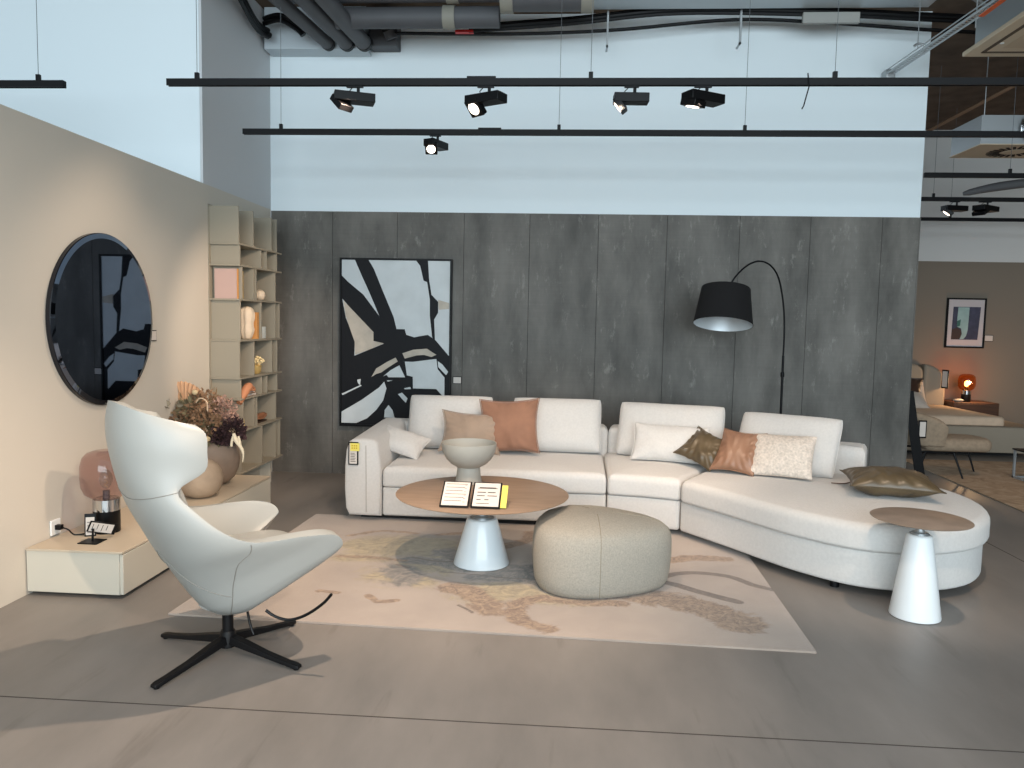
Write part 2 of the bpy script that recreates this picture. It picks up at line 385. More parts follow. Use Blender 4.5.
# far bedroom bay
FY = 11.4
sbox('wall_far', (3.0, FY, 0), (12, FY+.15, 2.5), taupe_wall)
sbox('wall_far_upper', (3.0, FY, 2.5), (12, FY+.15, CZ), mat('far_white_paint', rgb(214, 214, 212), .85))
sbox('wall_right', (6.68, 10.7, 0), (6.95, FY, CZ), mat('pilaster_paint', rgb(190, 168, 148), .85))
sbox('wall_right_side', (9.5, -3, 0), (9.7, FY, CZ), taupe_wall)

# ================================================================== RUG
rug = thing('rug', 'large beige rectangular rug with brown and grey floral pattern under the coffee table', 'rug', (0, 0, 0))
RQ = [(-1.95, 3.62), (1.205, 3.525), (1.26, 5.60), (-1.86, 5.66)]
def rug_mesh():
    nx, ny = 220, 140; vs = []; fs = []
    for j in range(ny+1):
        for i in range(nx+1):
            u, v = i/nx, j/ny
            p = Vector(RQ[0]).lerp(Vector(RQ[1]), u).lerp(Vector(RQ[3]).lerp(Vector(RQ[2]), u), v)
            e = min(u*nx, (1-u)*nx, v*ny, (1-v)*ny); vs.append((p.x, p.y, .0135 if e >= 1 else .011))
    q = nx+1
    for j in range(ny):
        for i in range(nx): a = j*q+i; fs.append((a, a+1, a+q+1, a+q))
    ring = [i for i in range(nx+1)]+[j*q+nx for j in range(1, ny+1)]+[ny*q+i for i in range(nx-1, -1, -1)]+[j*q for j in range(ny-1, 0, -1)]
    o0 = len(vs)
    for r_ in ring: vs.append((vs[r_][0], vs[r_][1], .001))
    m_ = len(ring)
    for k in range(m_): fs.append((ring[k], o0+k, o0+(k+1) % m_, ring[(k+1) % m_]))
    fs.append(tuple(o0+k for k in range(m_))[::-1])
    o = MB().add(vs, fs).build('pile', rug_mat(), rug, angle=60)
    F = [  # channel, points, half width, strength   (0 moss, 1 caramel, 2 slate, 3 dark stem)
        (0, [(-1.2, 4.88), (-.95, 4.92), (-.72, 4.86)], .20, 1), (0, [(-.9, 4.55), (-.7, 4.5)], .13, .8), (0, [(-.45, 4.1), (-.28, 4.12), (-.1, 4.16)], .13, 1),
        (0, [(-1.05, 4.3), (-.8, 4.25)], .14, .7), (0, [(-.1, 4.02), (.15, 4.03)], .06, .9), (0, [(-1.35, 4.62), (-1.1, 4.62)], .08, .8),
        (2, [(-.70, 4.78), (-.55, 4.72)], .11, 1), (2, [(-.95, 4.40), (-.88, 4.26)], .10, 1), (2, [(-.9, 4.63), (-.72, 4.6), (-.55, 4.5)], .06, 1.1),
        (2, [(-.25, 4.48), (-.05, 4.42), (.05, 4.3)], .14, 1.1), (2, [(-.5, 4.35), (-.25, 4.36)], .05, .9),
        (1, [(-.58, 4.16), (-.46, 4.08), (-.38, 3.92), (-.34, 3.84)], .075, 1), (1, [(-.95, 4.6), (-1.15, 4.64), (-1.38, 4.64)], .03, .75),
        (1, [(-.04, 3.64), (-.15, 3.70), (-.22, 3.82), (-.19, 3.98), (-.08, 4.05), (.1, 4.03), (.34, 4.03)], .050, .95),
        (1, [(.35, 4.2), (.5, 4.15), (.70, 4.07), (.84, 3.95), (.92, 3.83)], .10, 1.1), (1, [(.88, 3.9), (.92, 3.84)], .11, 1.1),
        (1, [(.55, 4.86), (.72, 4.84), (.86, 4.90), (1.06, 4.90)], .050, 1.1), (1, [(-.35, 5.0), (-.22, 5.15), (-.2, 5.35)], .06, .8),
        (1, [(-1.45, 5.1), (-1.25, 5.25), (-1.0, 5.22)], .03, .75), (1, [(-.85, 5.2), (-.65, 5.3)], .03, .8), (1, [(-1.3, 4.02), (-1.2, 4.0)], .025, .8), (1, [(-1.02, 3.98), (-.95, 3.9), (-.85, 3.93)], .022, .9),
        (3, [(.58, 4.46), (.72, 4.57), (.86, 4.60), (1.03, 4.55), (1.13, 4.42), (1.22, 4.36)], .030, 1.2), (3, [(.5, 4.45), (.66, 4.38), (.80, 4.26), (.98, 4.13)], .034, 1.2),
        (3, [(-.92, 4.68), (-.75, 4.62), (-.6, 4.63)], .014, 1), (3, [(-.98, 4.52), (-.9, 4.47)], .02, .9), (3, [(-.52, 3.90), (-.46, 3.84), (-.43, 3.80)], .010, 1.1), (3, [(-.7, 4.42), (-.5, 4.40), (-.3, 4.36), (-.1, 4.36)], .010, .9)]
    import numpy as np
    P = np.array([(v[0], v[1]) for v in vs]); col_ = np.zeros((len(vs), 4))
    for ch, pts, w, stg in F:
        C_ = [(p.x, p.y) for p in cr([(x, y, 0) for x, y in pts], 5)]; d = np.full(len(vs), 9.)
        for a, b in zip(C_[:-1], C_[1:]):
            a = np.array(a); b = np.array(b); ab = b-a; t = np.clip(((P-a)@ab)/(ab@ab+1e-9), 0, 1)
            d = np.minimum(d, np.linalg.norm(P-(a+t[:, None]*ab), axis=1))
        col_[:, ch] = np.maximum(col_[:, ch], stg*np.clip(1.05-.5*d/w, 0, 1) if ch != 3 else stg*np.clip(1-.6*d/w, 0, 1))
    at = o.data.attributes.new('pattern', 'FLOAT_COLOR', 'POINT'); at.data.foreach_set('color', col_.astype('f').ravel())
rug_mesh()

# ================================================================== SOFA
sofa = thing('sofa', 'long off-white fabric sofa curving into a rounded chaise on the right', 'sofa', (0, 0, 0))
def slab(poly, z0, z1, rt, rb, name, m, parent, puff=0, ni=7, wave=0, subd=0):
    """rounded upholstered slab from an outline, rounded rims; interior filled by shrinking rings"""
    P = [Vector((p[0], p[1], 0)) for p in poly]; n = len(P)
    area2 = sum(P[i].x*P[(i+1) % n].y-P[(i+1) % n].x*P[i].y for i in range(n))
    if area2 < 0: P.reverse()
    nor = []
    for i in range(n):
        d = (P[(i+1) % n]-P[i-1]); nor.append(Vector((d.y, -d.x, 0)).normalized())
    rings = []
    K = 5
    for k in range(K+1):
        a = PI/2*k/K; rings.append((rb*(1-math.sin(a)), z0+rb*(1-math.cos(a))))
    for k in range(1, 4): rings.append((0, z0+rb+(z1-rt-z0-rb)*k/4))
    for k in range(K+1):
        a = PI/2*k/K; rings.append((rt*(1-math.cos(a)), z1-rt+rt*math.sin(a)))
    vs = []; fs = []
    for ins, z in rings:
        for i in range(n):
            v = P[i]-nor[i]*ins; vs.append(Vector((v.x, v.y, z)))
    nr = len(rings)
    for j in range(nr-1):
        for i in range(n): i2 = (i+1) % n; fs.append((j*n+i, j*n+i2, (j+1)*n+i2, (j+1)*n+i))
    c = sum((v for v in vs[-n:]), Vector())/n
    last = (nr-1)*n
    for k in range(1, ni):
        t = k/ni
        for i in range(n):
            v = vs[last+i].lerp(c, t); z = z1+puff*(1-(1-t)**2)
            if wave: z += wave*noise.noise(Vector((v.x*3, v.y*3, 0)))*min(1, 3*t)
            vs.append(Vector((v.x, v.y, z)))
        b0 = last+(k-1)*n; b1 = last+k*n
        for i in range(n): i2 = (i+1) % n; fs.append((b0+i, b0+i2, b1+i2, b1+i))
    vs.append(Vector((c.x, c.y, z1+puff))); ci = len(vs)-1; b1 = last+(ni-1)*n
    for i in range(n): fs.append((b1+i, b1+(i+1) % n, ci))
    fs.append(tuple(range(n))[::-1])
    return MB().add(vs, fs).build(name, m, parent, angle=60)
def dens(poly, d=.06):
    out = []
    for i in range(len(poly)):
        a = Vector(poly[i]); b = Vector(poly[(i+1) % len(poly)]); k = max(1, int((b-a).length/d))
        for j in range(k): out.append(tuple(a.lerp(b, j/k)))
    return out
def rcorner(poly, r=.04, seg=4):
    """round polygon corners sharper than 25 degrees"""
    out = []; n = len(poly)
    for i in range(n):
        a, b, c = Vector(poly[i-1]), Vector(poly[i]), Vector(poly[(i+1) % n])
        d1 = (a-b); d2 = (c-b); ang = PI-d1.angle(d2)
        if ang < R_(25): out.append(tuple(b)); continue
        k = min(r, d1.length*.45, d2.length*.45); p = b+d1.normalized()*k; q = b+d2.normalized()*k
        for j in range(seg+1):
            t = j/seg; out.append(tuple(p.lerp(b, t).lerp(b.lerp(q, t), t)))
    return out
FYs = 5.53
front_curve = [tuple(p[:2]) for p in cr([(.85, 5.41, 0), (1.00, 5.20, 0), (1.15, 4.98, 0), (1.29, 4.76, 0), (1.43, 4.57, 0), (1.64, 4.375, 0), (1.86, 4.30, 0),
                (2.12, 4.33, 0), (2.38, 4.48, 0), (2.58, 4.76, 0), (2.66, 5.08, 0), (2.62, 5.42, 0), (2.46, 5.80, 0)], 4)]
def grow(poly, d):
    P = [Vector((p[0], p[1])) for p in poly]; out = []
    for i in range(len(P)):
        t = P[min(i+1, len(P)-1)]-P[max(i-1, 0)]; nn = Vector((t.y, -t.x)).normalized(); out.append(tuple(P[i]+nn*d))
    return out
g = .004
base1 = [(-1.32+g, FYs), (.34-g, FYs), (.36-g, 6.60), (-1.32+g, 6.60)]
base2 = [(.34+g, FYs), (.60, 5.49), (.85-g, 5.415), (1.32-g, 6.30), (.8, 6.58), (.36+g, 6.60)]
base3 = [(.85+g, 5.405)]+front_curve[1:]+[(2.3, 5.88), (1.32+g, 6.28)]
z0, zs, zt = .05, .265, .425
for nm, b in (('base', base1), ('base', base2), ('base', base3)):
    slab(dens(rcorner(b, .02)), z0, zs, .012, .02, nm, sofa_m, sofa, ni=3)
def inner(p, ): return p
seat1 = [(-1.32+g, FYs-.015), (.34-g, FYs-.015), (.36-g, 6.5), (-1.32+g, 6.5)]
seat2 = [(.34+g, FYs-.015), (.60, 5.475), (.85-g, 5.40), (1.30-g, 6.22), (.8, 6.45), (.36+g, 6.5)]
fc = grow(front_curve, .03)
seat3 = [(.85+g, 5.395)]+fc[1:]+[(2.35, 5.78), (1.30+g, 6.2)]
for b in (seat1, seat2, seat3):
    slab(dens(rcorner(b, .03)), zs+.004, zt, .055, .02, 'seat_cushion', sofa_m, sofa, puff=.018, wave=.004)
# plinths / feet under the base
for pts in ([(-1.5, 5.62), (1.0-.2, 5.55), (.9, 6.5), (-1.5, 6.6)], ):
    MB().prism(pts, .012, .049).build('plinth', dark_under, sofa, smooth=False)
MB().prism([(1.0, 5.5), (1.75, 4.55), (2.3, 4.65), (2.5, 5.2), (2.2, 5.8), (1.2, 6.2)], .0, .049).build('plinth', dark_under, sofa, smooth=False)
for (x, y) in ((1.62, 4.5), (2.32, 4.68), (1.15, 5.25)): MB().lathe([(.025, 0), (.025, .05)], (x, y, 0), 16, cap0=True, cap1=True).build('foot', black_metal, sofa)
# low backrest following the curve
bc = [Vector(p) for p in cr([(-1.56, 6.62, 0), (-.6, 6.62, 0), (.3, 6.62, 0), (.82, 6.55, 0), (1.4, 6.29, 0), (1.9, 6.06, 0), (2.30, 5.88, 0)], 6)]
def strip(pts, w):
    Lp = []; Rp = []
    for i, p in enumerate(pts):
        d = (pts[min(i+1, len(pts)-1)]-pts[max(i-1, 0)]).normalized(); nn = Vector((-d.y, d.x, 0))
        Lp.append(p+nn*w/2); Rp.append(p-nn*w/2)
    return [(p.x, p.y) for p in Rp+Lp[::-1]]
def cut(pts, x0, x1): return [p for p in pts if x0-1e-6 <= p.x <= x1+1e-6]
for x0, x1 in ((-1.56, .3), (.3, 1.35), (1.35, 2.4)):
    q = cut(bc, x0, x1)
    if x1 < .5: q[-1] = Vector((.40, 6.62, 0))
    elif x1 < 1.5: q = [Vector((.41, 6.62, 0))]+[p for p in q if p.x > .45]; q[-1] = Vector((1.395, 6.292, 0))
    else: q = [Vector((1.405, 6.288, 0))]+[p for p in q if p.x > 1.5]
    slab(dens(rcorner(strip(q, .25), .05)), z0, .635, .055, .02, 'backrest', sofa_m, sofa, ni=4, puff=.004)
# arm: slanted wedge in profile, outer face leaning in
def arm():
    n = 14; vs = []; fs = []
    ys = [5.50+(6.56-5.50)*i/n for i in range(n+1)]
    for j, y in enumerate(ys):
        t = j/n; e = 1.0
        top = .622+.03*t; xo = -1.60; xi = -1.325
        prof = [(xo+.035, .05), (xo+.01, .10), (xo, .25), (xo+.002, .42), (xo+.012, .54), (xo+.035, top-.02), (xo+.07, top), (xo+.14, top+.003),
                (xi-.055-.05*0, top-.004), (xi-.025, top-.035), (xi-.012, .5), (xi, .42), (xi, .27), (xi, .05)]
        ins = 0
        if j == 0: ins = .03
        for (x, z) in prof:
            cx, cz = -1.46, .34
            if j == 0: x = cx+(x-cx)*.86; z = cz+(z-cz)*.92
            if j == 1: y_ = y; 
            vs.append((x, y if j else y+.0, z))
    # insert an extra ring just behind the first for a rounded rim
    m = 14
    r0 = vs[:m]; full = [(v[0], 5.50+.03, v[2]) for v in vs[m:2*m]]
    mid = [((a[0]*.35+b[0]*.65), 5.507, (a[2]*.35+b[2]*.65)) for a, b in zip(r0, full)]
    vs = r0+mid+full+vs[m:]
    R = len(vs)//m
    for i in range(R-1):
        for k in range(m): k2 = (k+1) % m; fs.append((i*m+k, i*m+k2, (i+1)*m+k2, (i+1)*m+k))
    fs.append(tuple(range(m))); fs.append(tuple((R-1)*m+k for k in range(m))[::-1])
    return MB().add(vs, fs).build('arm', sofa_m, sofa, angle=75)
arm()
sm = MB()
sm.tube([(-1.43, 5.4975, .08), (-1.432, 5.4975, .35), (-1.435, 5.4985, .58)], .0022, 6)
sm.build('seam', sofa_seam, sofa)
# ---- price tag on the sofa arm
tg = thing('price_tag', 'black framed price tag with yellow sticker on the left arm of the sofa', 'tag', (-1.525, 5.487, .52))
MB().box((-.037, -.004, -.085), (.037, .004, .085)).build('frame', black_soft, tg, bevel=.002)
MB().box((-.028, -.006, -.076), (.028, -.003, .076)).build('paper', paper, tg, smooth=False)
mb = MB()
for k in range(6): mb.box((-.02, -.0072, -.06+k*.012), (.018-.006*(k % 2), -.0055, -.056+k*.012))
mb.build('print', ink, tg, smooth=False)
yo = MB().box((-.02, -.012, .02), (.048, -.0075, .078)).build('sticker', yellow, tg, smooth=False)
mb = MB()
for k in range(2):
    for q in range(3): mb.box((-.010+q*.016, -.0135, .036+k*.018), (.0+q*.016, -.0118, .047+k*.018))
mb.build('sticker_print', mat('sticker_ink', rgb(190, 160, 40), .7), yo, smooth=False)

# ------------------------------------------------------------------ cushions
def pillow(label, m, base, w, h, t, yawd=0, lean=25, tilt=0, pinch=.10, wr=.006, boxy=False, cat='cushion', group=None, seed=1, knobs=False, seam=True, flat=False, loc=None, rot=None, name='cushion', edge=None):
    n = 26; vs = []; fs = []
    def pt(i, j, s):
        u = -1+2*i/n; v = -1+2*j/n
        u = math.sin(u*PI/2*.98)/math.sin(PI/2*.98) if boxy else u
        v = math.sin(v*PI/2*.98)/math.sin(PI/2*.98) if boxy else v
        pk = .02 if boxy else pinch; x = w/2*u*(1-pk*(1-v*v)*(abs(u)**2)*.6); z = h/2*v*(1-pk*(1-u*u)*(abs(v)**2)*.6)
        if boxy: th = (max(0, 1-abs(u)**5))**.5*(max(0, 1-abs(v)**5))**.5*(.86+.14*(1-u*u)*(1-v*v))
        else: th = (max(0, 1-abs(u)**2.4))**.62*(max(0, 1-abs(v)**2.4))**.62
        if boxy: kk = 1-.035*(abs(u*v))**6; x *= kk; z *= kk
        y = s*t/2*th
        e = max(abs(u), abs(v))
        nz = noise.noise(Vector((u*1.5+seed*3.1, v*1.5, s*2.+seed)))*1.2+noise.noise(Vector((u*3.5+seed, v*1.6+u*2, s+seed*2)))*.9
        y += s*wr*nz*min(1, (1-e)*6)
        # radial gathers at the corners/edges
        if wr > .004:
            an = math.atan2(v, u); y += s*wr*.7*math.sin(an*17+seed)*(e**2)*min(1, (1-e)*7)
        if knobs: y += s*.008*noise.noise(Vector((x*70, z*70, s)))*min(1, (1-e)*8)
        return Vector((x, y, z))
    N1 = n+1
    for s in (-1, 1):
        for j in range(N1):
            for i in range(N1): vs.append(pt(i, j, s))
    idx = lambda s, i, j: s*N1*N1+j*N1+i
    for j in range(n):
        for i in range(n):
            fs.append((idx(0, i, j), idx(0, i+1, j), idx(0, i+1, j+1), idx(0, i, j+1)))
            fs.append((idx(1, i, j), idx(1, i, j+1), idx(1, i+1, j+1), idx(1, i+1, j)))
    ring = [(i, 0) for i in range(n)]+[(n, j) for j in range(n)]+[(i, n) for i in range(n, 0, -1)]+[(0, j) for j in range(n, 0, -1)]
    for k in range(len(ring)):
        a = ring[k]; b = ring[(k+1) % len(ring)]
        fs.append((idx(0, *a), idx(1, *a), idx(1, *b), idx(0, *b)))
    me = MB().add(vs, fs)
    root = thing(name, label, cat, group=group)
    body = me.build('cover', m, root, angle=80, sub=1)
    bm = bmesh.new(); bm.from_mesh(body.data); bmesh.ops.remove_doubles(bm, verts=bm.verts, dist=.0008); bm.to_mesh(body.data); bm.free()
    if seam:
        sp = [pt(i, j, 0.0)+Vector((0, 0, 0)) for i, j in ring]
        sp.append(sp[0]); MB().tube(sp, .0032, 6, cap=False).build('piping', edge or m, root)
    if loc is not None:
        root.location = loc; root.rotation_euler = rot
    else:
        Mx = Matrix.Rotation(R_(yawd), 4, 'Z') @ Matrix.Rotation(R_(-lean), 4, 'X')
        up = Mx @ Vector((0, 0, 1)); bk = Mx @ Vector((0, 1, 0))
        # half extent in the plane after the in-plane turn
        ct, st = abs(math.cos(R_(tilt))), abs(math.sin(R_(tilt)))
        hh = (h*ct+w*st)/2 * (1 if tilt == 0 or abs(tilt) < 8 else .93)
        root.matrix_world = Matrix.Translation(Vector(base)+up*hh+bk*0) @ Mx @ Matrix.Rotation(R_(tilt), 4, 'Y')
    return root
SZ = .444
bk = 'large back cushions along the sofa'
pillow('off-white back cushion nearest the left arm, behind the taupe cushion', sofa_m, (-.94, 6.30, SZ), .71, .455, .19, 0, 20, boxy=True, wr=.004, seed=1)
pillow('off-white back cushion right of the tan velvet cushion', sofa_m, (-.04, 6.30, SZ), .74, .455, .19, 0, 20, boxy=True, wr=.004, seed=2)
pillow('off-white back cushion behind the small white lumbar cushion', sofa_m, (.86, 6.17, SZ), .85, .45, .19, -15, 22, boxy=True, wr=.004, seed=3)
pillow('off-white back cushion behind the nubby cream cushion', sofa_m, (1.62, 5.70, SZ), .74, .47, .18, -31, 32, boxy=True, wr=.004, seed=4)
pillow('small off-white cushion leaning against the left arm of the sofa', sofa_m, (-1.225, 5.80, SZ-.01), .39, .26, .13, 14, 56, tilt=28, wr=.005, seed=5, pinch=.12)
pillow('taupe velvet cushion standing behind the footed bowl', taupe_fab, (-.725, 6.02, SZ), .50, .35, .15, 4, 24, tilt=3, seed=6, pinch=.25, wr=.012)
pillow('square tan velvet cushion beside the taupe cushion', tan_velvet, (-.43, 6.06, SZ), .50, .46, .14, -3, 22, tilt=-3, seed=7, pinch=.2, wr=.013)
pillow('small off-white lumbar cushion in front of the middle back cushion', sofa_m, (.84, 5.95, SZ), .60, .31, .14, -12, 28, tilt=1, seed=8, wr=.006)
pillow('olive brown satin cushion tipped on one corner', olive_sat, (1.03, 5.72, SZ), .34, .32, .12, -22, 48, tilt=26, seed=9, pinch=.25, wr=.016)
pillow('tan satin cushion between the olive and the nubby cream cushions', satin_tan, (1.24, 5.58, SZ), .33, .37, .12, -32, 40, tilt=2, seed=10, pinch=.2, wr=.011)
pillow('nubby cream cushion in front of the right back cushion', boucle, (1.525, 5.44, SZ), .46, .36, .14, -27, 38, tilt=-2, seed=11, knobs=True, seam=False)
pillow('olive brown satin cushion lying flat on the end of the chaise', olive_sat, (0, 0, 0), .55, .40, .17, seed=12, pinch=.16, wr=.012, loc=(2.13, 5.04, .53), rot=(R_(-86), R_(1), R_(-10)))
# care label lying on the chaise by the cushion
mb = MB(); mb.tube(cr([(1.86, 5.33, .449), (1.93, 5.31, .450), (1.99, 5.36, .449), (2.02, 5.40, .452)], 5), .0035, 6)
tag(mb.build('cushion_ribbon', mat('brown_ribbon', rgb(90, 66, 56), .8), None), 'thin brown ribbon tag lying on the chaise seat', 'ribbon')

# ================================================================== POUF
pf = thing('pouf', 'rounded triangular greige tweed pouf on the rug', 'pouf', (.215, 4.40, .0145))
def pouf():
    n = 96; H = .405; vs = []; fs = []
    prof = [(.86, 0), (.93, .008), (.965, .035), (.985, .09), (1, .17), (1, .24), (.985, .295), (.95, .330), (.89, .352), (.78, .370), (.60, .388), (.40, .400), (.2, .407)]
    def rr(a, s): return .398*(1+.085*math.cos(3*(a-R_(118)))+.006*math.cos(6*(a-R_(118))))
    for s, z in prof:
        for k in range(n):
            a = 2*PI*k/n; r = rr(a, s)*s
            vs.append((r*math.cos(a)*1.0, r*math.sin(a)*.93, z*H/.408))
    m = len(prof)
    for i in range(m-1):
        for k in range(n): k2 = (k+1) % n; fs.append((i*n+k, i*n+k2, (i+1)*n+k2, (i+1)*n+k))
    vs.append((0, 0, H+.001)); c = len(vs)-1
    for k in range(n): fs.append(((m-1)*n+k, (m-1)*n+(k+1) % n, c))
    fs.append(tuple(range(n))[::-1])
    MB().add(vs, fs).build('upholstery', pouf_m, pf, angle=80)
    for a in (R_(118), R_(238), R_(-88)+.0, R_(-2)):
        if a == R_(238): continue
        pts = [(rr(a, 1)*s*1.002*math.cos(a), rr(a, 1)*s*1.002*math.sin(a)*.93, z*H/.408+.0005) for s, z in prof]
        MB().tube(pts, .0022, 5).build('seam', mat('pouf_seam', rgb(150, 142, 126), .95), pf)
pouf()

# ================================================================== COFFEE TABLE
def cone_table(name, label, loc, H, rt, rb, rc, ch, topm, conem, sx=1):
    t = thing(name, label, 'table', loc)
    MB().lathe([(rb-.006, 0), (rb, .004), (rb, .008), (rc+.004, ch-.012), (rc, ch-.003), (rc-.006, ch)], n=64, cap0=True, cap1=True).build('cone_base', conem, t, angle=50)
    MB().lathe([(rc*.82, ch), (rc*.82, ch+.004), (rc*.7, ch+.004), (rc*.7, ch+.010), (rc*.45, ch+.012), (rc*.36, ch+.02), (rc*.36, H-.012)], n=48, cap0=True, cap1=True).build('collar', galv, t)
    MB().lathe([(rt*.55, H-.013), (rt-.02, H-.009), (rt-.003, H-.004), (rt, H-.001), (rt-.002, H)], n=96, cap0=True, cap1=True).build('tabletop', topm, t, angle=30)
    MB().lathe([(rt*.54, H-.0145), (rt*.54, H-.0130)], n=64, cap0=True, cap1=True).build('underplate', conem, t)
    return t
cone_table('coffee_table', 'round coffee table with oak-toned top on a pale cone base', (-.475, 4.62, .0145), .44, .53, .172, .092, .285, wood_top, gloss_white)
cone_table('side_table', 'tall small side table with white cone base beside the chaise', (1.888, 4.075, 0), .525, .243, .125, .060, .440, stone_top, white_lac)
# footed bowl
TT = .4497
bw = thing('footed_bowl', 'large matt grey footed bowl on the coffee table', 'bowl', (-.60, 4.92, TT+.0005))
Mx = Matrix.Scale(1.0, 4)
MB().lathe([(.085, 0), (.088, .004), (.080, .05), (.074, .10), (.074, .12)], n=48, cap0=True).build('foot', bowl_m, bw)
MB().lathe([(.070, .105), (.082, .112), (.115, .130), (.150, .165), (.172, .210), (.180, .262), (.1795, .268), (.175, .268), (.1735, .262), (.165, .215), (.143, .172), (.108, .140), (.06, .124), (.001, .120)], n=72).build('bowl', bowl_m, bw, angle=50)
# card holders
def cardstand(label, x, lines):
    c = thing('card_holder', label, 'card holder', (x, 4.30, TT+.0008), 0)
    M = Matrix.Rotation(R_(30), 4, 'X')
    MB().box((-.083, -.1, .008), (.083, .112, .014), M).build('frame', black_soft, c, bevel=.002)
    MB().box((-.074, -.091, .0142), (.074, .103, .0152), M).build('sheet', paper, c, smooth=False)
    MB().tube([M @ Vector((-.06, .095, .006)), Vector((-.06, .125, .002)), Vector((.06, .125, .002)), M @ Vector((.06, .095, .006))], .003, 6).build('prop', black_soft, c)
    mb = MB()
    for (x0, x1, y0, y1) in lines: mb.box((x0, y0, .0153), (x1, y1, .0160), M)
    mb.build('print', ink, c, smooth=False)
    for o in c.children: o.location.z += .052
    return c, M
L1 = [(-.062, .06-.012*(k % 3), .085-k*.028, .088-k*.028) for k in range(6)]+[(.045, .058, .077-k*.028, .079-k*.028) for k in range(6)]
L2 = [(-.055, .06, .055, .060), (-.045, .05, .060, .066), (-.055, -.005, .02, .027), (.005, .05, .02, .027), (-.055, -.01, -.008, -.002), (.005, .06, -.008, -.002), (-.055, -.03, -.04, -.034), (-.01, .015, -.04, -.034), (-.055, .02, -.07, -.066)]
cardstand('framed price card left of its twin, printed with rows of text', -.595, L1)
c2, M2 = cardstand('framed card with a small drawing and a yellow strip on its right', -.418, L2)
o = MB().box((.084, -.088, .002), (.118, .098, .0068), M2).build('strip', yellow, c2, smooth=False); o.location.z += .052

# ================================================================== ARMCHAIR
CX, CY = -1.465, 3.23
ac = thing('armchair', 'pale grey leather swivel armchair with winged headrest on black star base', 'armchair', (CX, CY, 0), R_(45))
# local: +X = facing, -Y = the sitter's right side (towards the camera)
rows = [  # centre (u,z), edge (u,w,z), fullness
    ((-.455, 1.160), (-.215, .250, 1.075)),
    ((-.465, 1.10), (-.185, .280, 1.04)),
    ((-.465, 1.02), (-.185, .295, .97)),
    ((-.450, .92), (-.195, .295, .895)),
    ((-.420, .81), (-.295, .285, .825)),
    ((-.380, .70), (-.245, .330, .745)),
    ((-.330, .60), (-.150, .370, .655)),
    ((-.280, .50), (-.030, .385, .600)),
    ((-.225, .41), (.170, .385, .590)),
    ((-.180, .335), (.320, .370, .570)),
    ((-.140, .275), (.375, .355, .530)),
    ((-.105, .235), (.360, .335, .480)),
    ((-.050, .207), (.220, .280, .380)),
    ((.000, .200), (.080, .200, .280)),
]
Crow = cr([(c[0], 0, c[1]) for c, e in rows], 4); Erow = cr([e for c, e in rows], 4)
NR = len(Crow); NT = 40
def shell_pt(i, t, off=0):
    """i row index (float), t in -1..1 across"""
    i = max(0, min(NR-1.0001, i)); a = int(i); f = i-a
    C = Crow[a].lerp(Crow[a+1], f); E = Erow[a].lerp(Erow[a+1], f)
    s = 1 if t >= 0 else -1; q = abs(t)
    th = q*PI/2
    w = math.sin(th)**.8
    u = (1-math.cos(th))**1.0
    k = u
    return Vector((C.x+(E.x-C.x)*u, -s*E.y*w, C.z+(E.z-C.z)*(.35*w*w+.65*k)))
vs = [shell_pt(i, -1+2*j/NT) for i in range(NR) for j in range(NT+1)]
fs = [(i*(NT+1)+j, i*(NT+1)+j+1, (i+1)*(NT+1)+j+1, (i+1)*(NT+1)+j) for i in range(NR-1) for j in range(NT)]
me = bpy.data.meshes.new('shell'); me.from_pydata([tuple(v) for v in vs], [], fs)
for p in me.polygons: p.use_smooth = True
me.materials.append(leather)
sh = bpy.data.objects.new('shell', me); COL.objects.link(sh); sh.parent = ac
bm = bmesh.new(); bm.from_mesh(me)
# orient outward: away from the inside point
bmesh.ops.recalc_face_normals(bm, faces=bm.faces)
bm.faces.ensure_lookup_table()
mid = bm.faces[(NR//4)*NT+NT//2]
if mid.normal.x > 0:
    bmesh.ops.reverse_faces(bm, faces=bm.faces)
bm.to_mesh(me); bm.free()
k = sh.modifiers.new('solid', 'SOLIDIFY'); k.thickness = .05; k.offset = -1; k.use_even_offset = False
k = sh.modifiers.new('bevel', 'BEVEL'); k.width = .018; k.segments = 3; k.limit_method = 'ANGLE'; k.angle_limit = R_(50)
# seams (slightly proud of the surface)
def seam(pts, name='seam'):
    out = []
    for (i, t) in pts:
        p = shell_pt(i, t); a = shell_pt(i+.2, t)-shell_pt(i-.2, t); b = shell_pt(i, min(1, t+.01))-shell_pt(i, t-.01)
        nn = a.cross(b).normalized()
        cen = Vector((-.1, 0, p.z+.1))
        if nn.dot(p-cen) < 0: nn = -nn
        out.append(p+nn*.0006)
    MB().tube(out, .0019, 5).build(name, seam_m, ac)
seam([(16.2+1.4*(1-abs(t))**1.3, t) for t in [-1+.05*k for k in range(41)]])
for s in (1, -1):
    K = [(28, .95), (30, .77), (32, .57), (36, .43), (40, .36), (44, .31), (48, .24), (51, .2)]
    seam([(p.x*50, s*p.y) for p in cr([(a/50, b, 0) for a, b in K], 5)])
    seam([(27+13*k/20, s*(.36*k/20)) for k in range(21)])
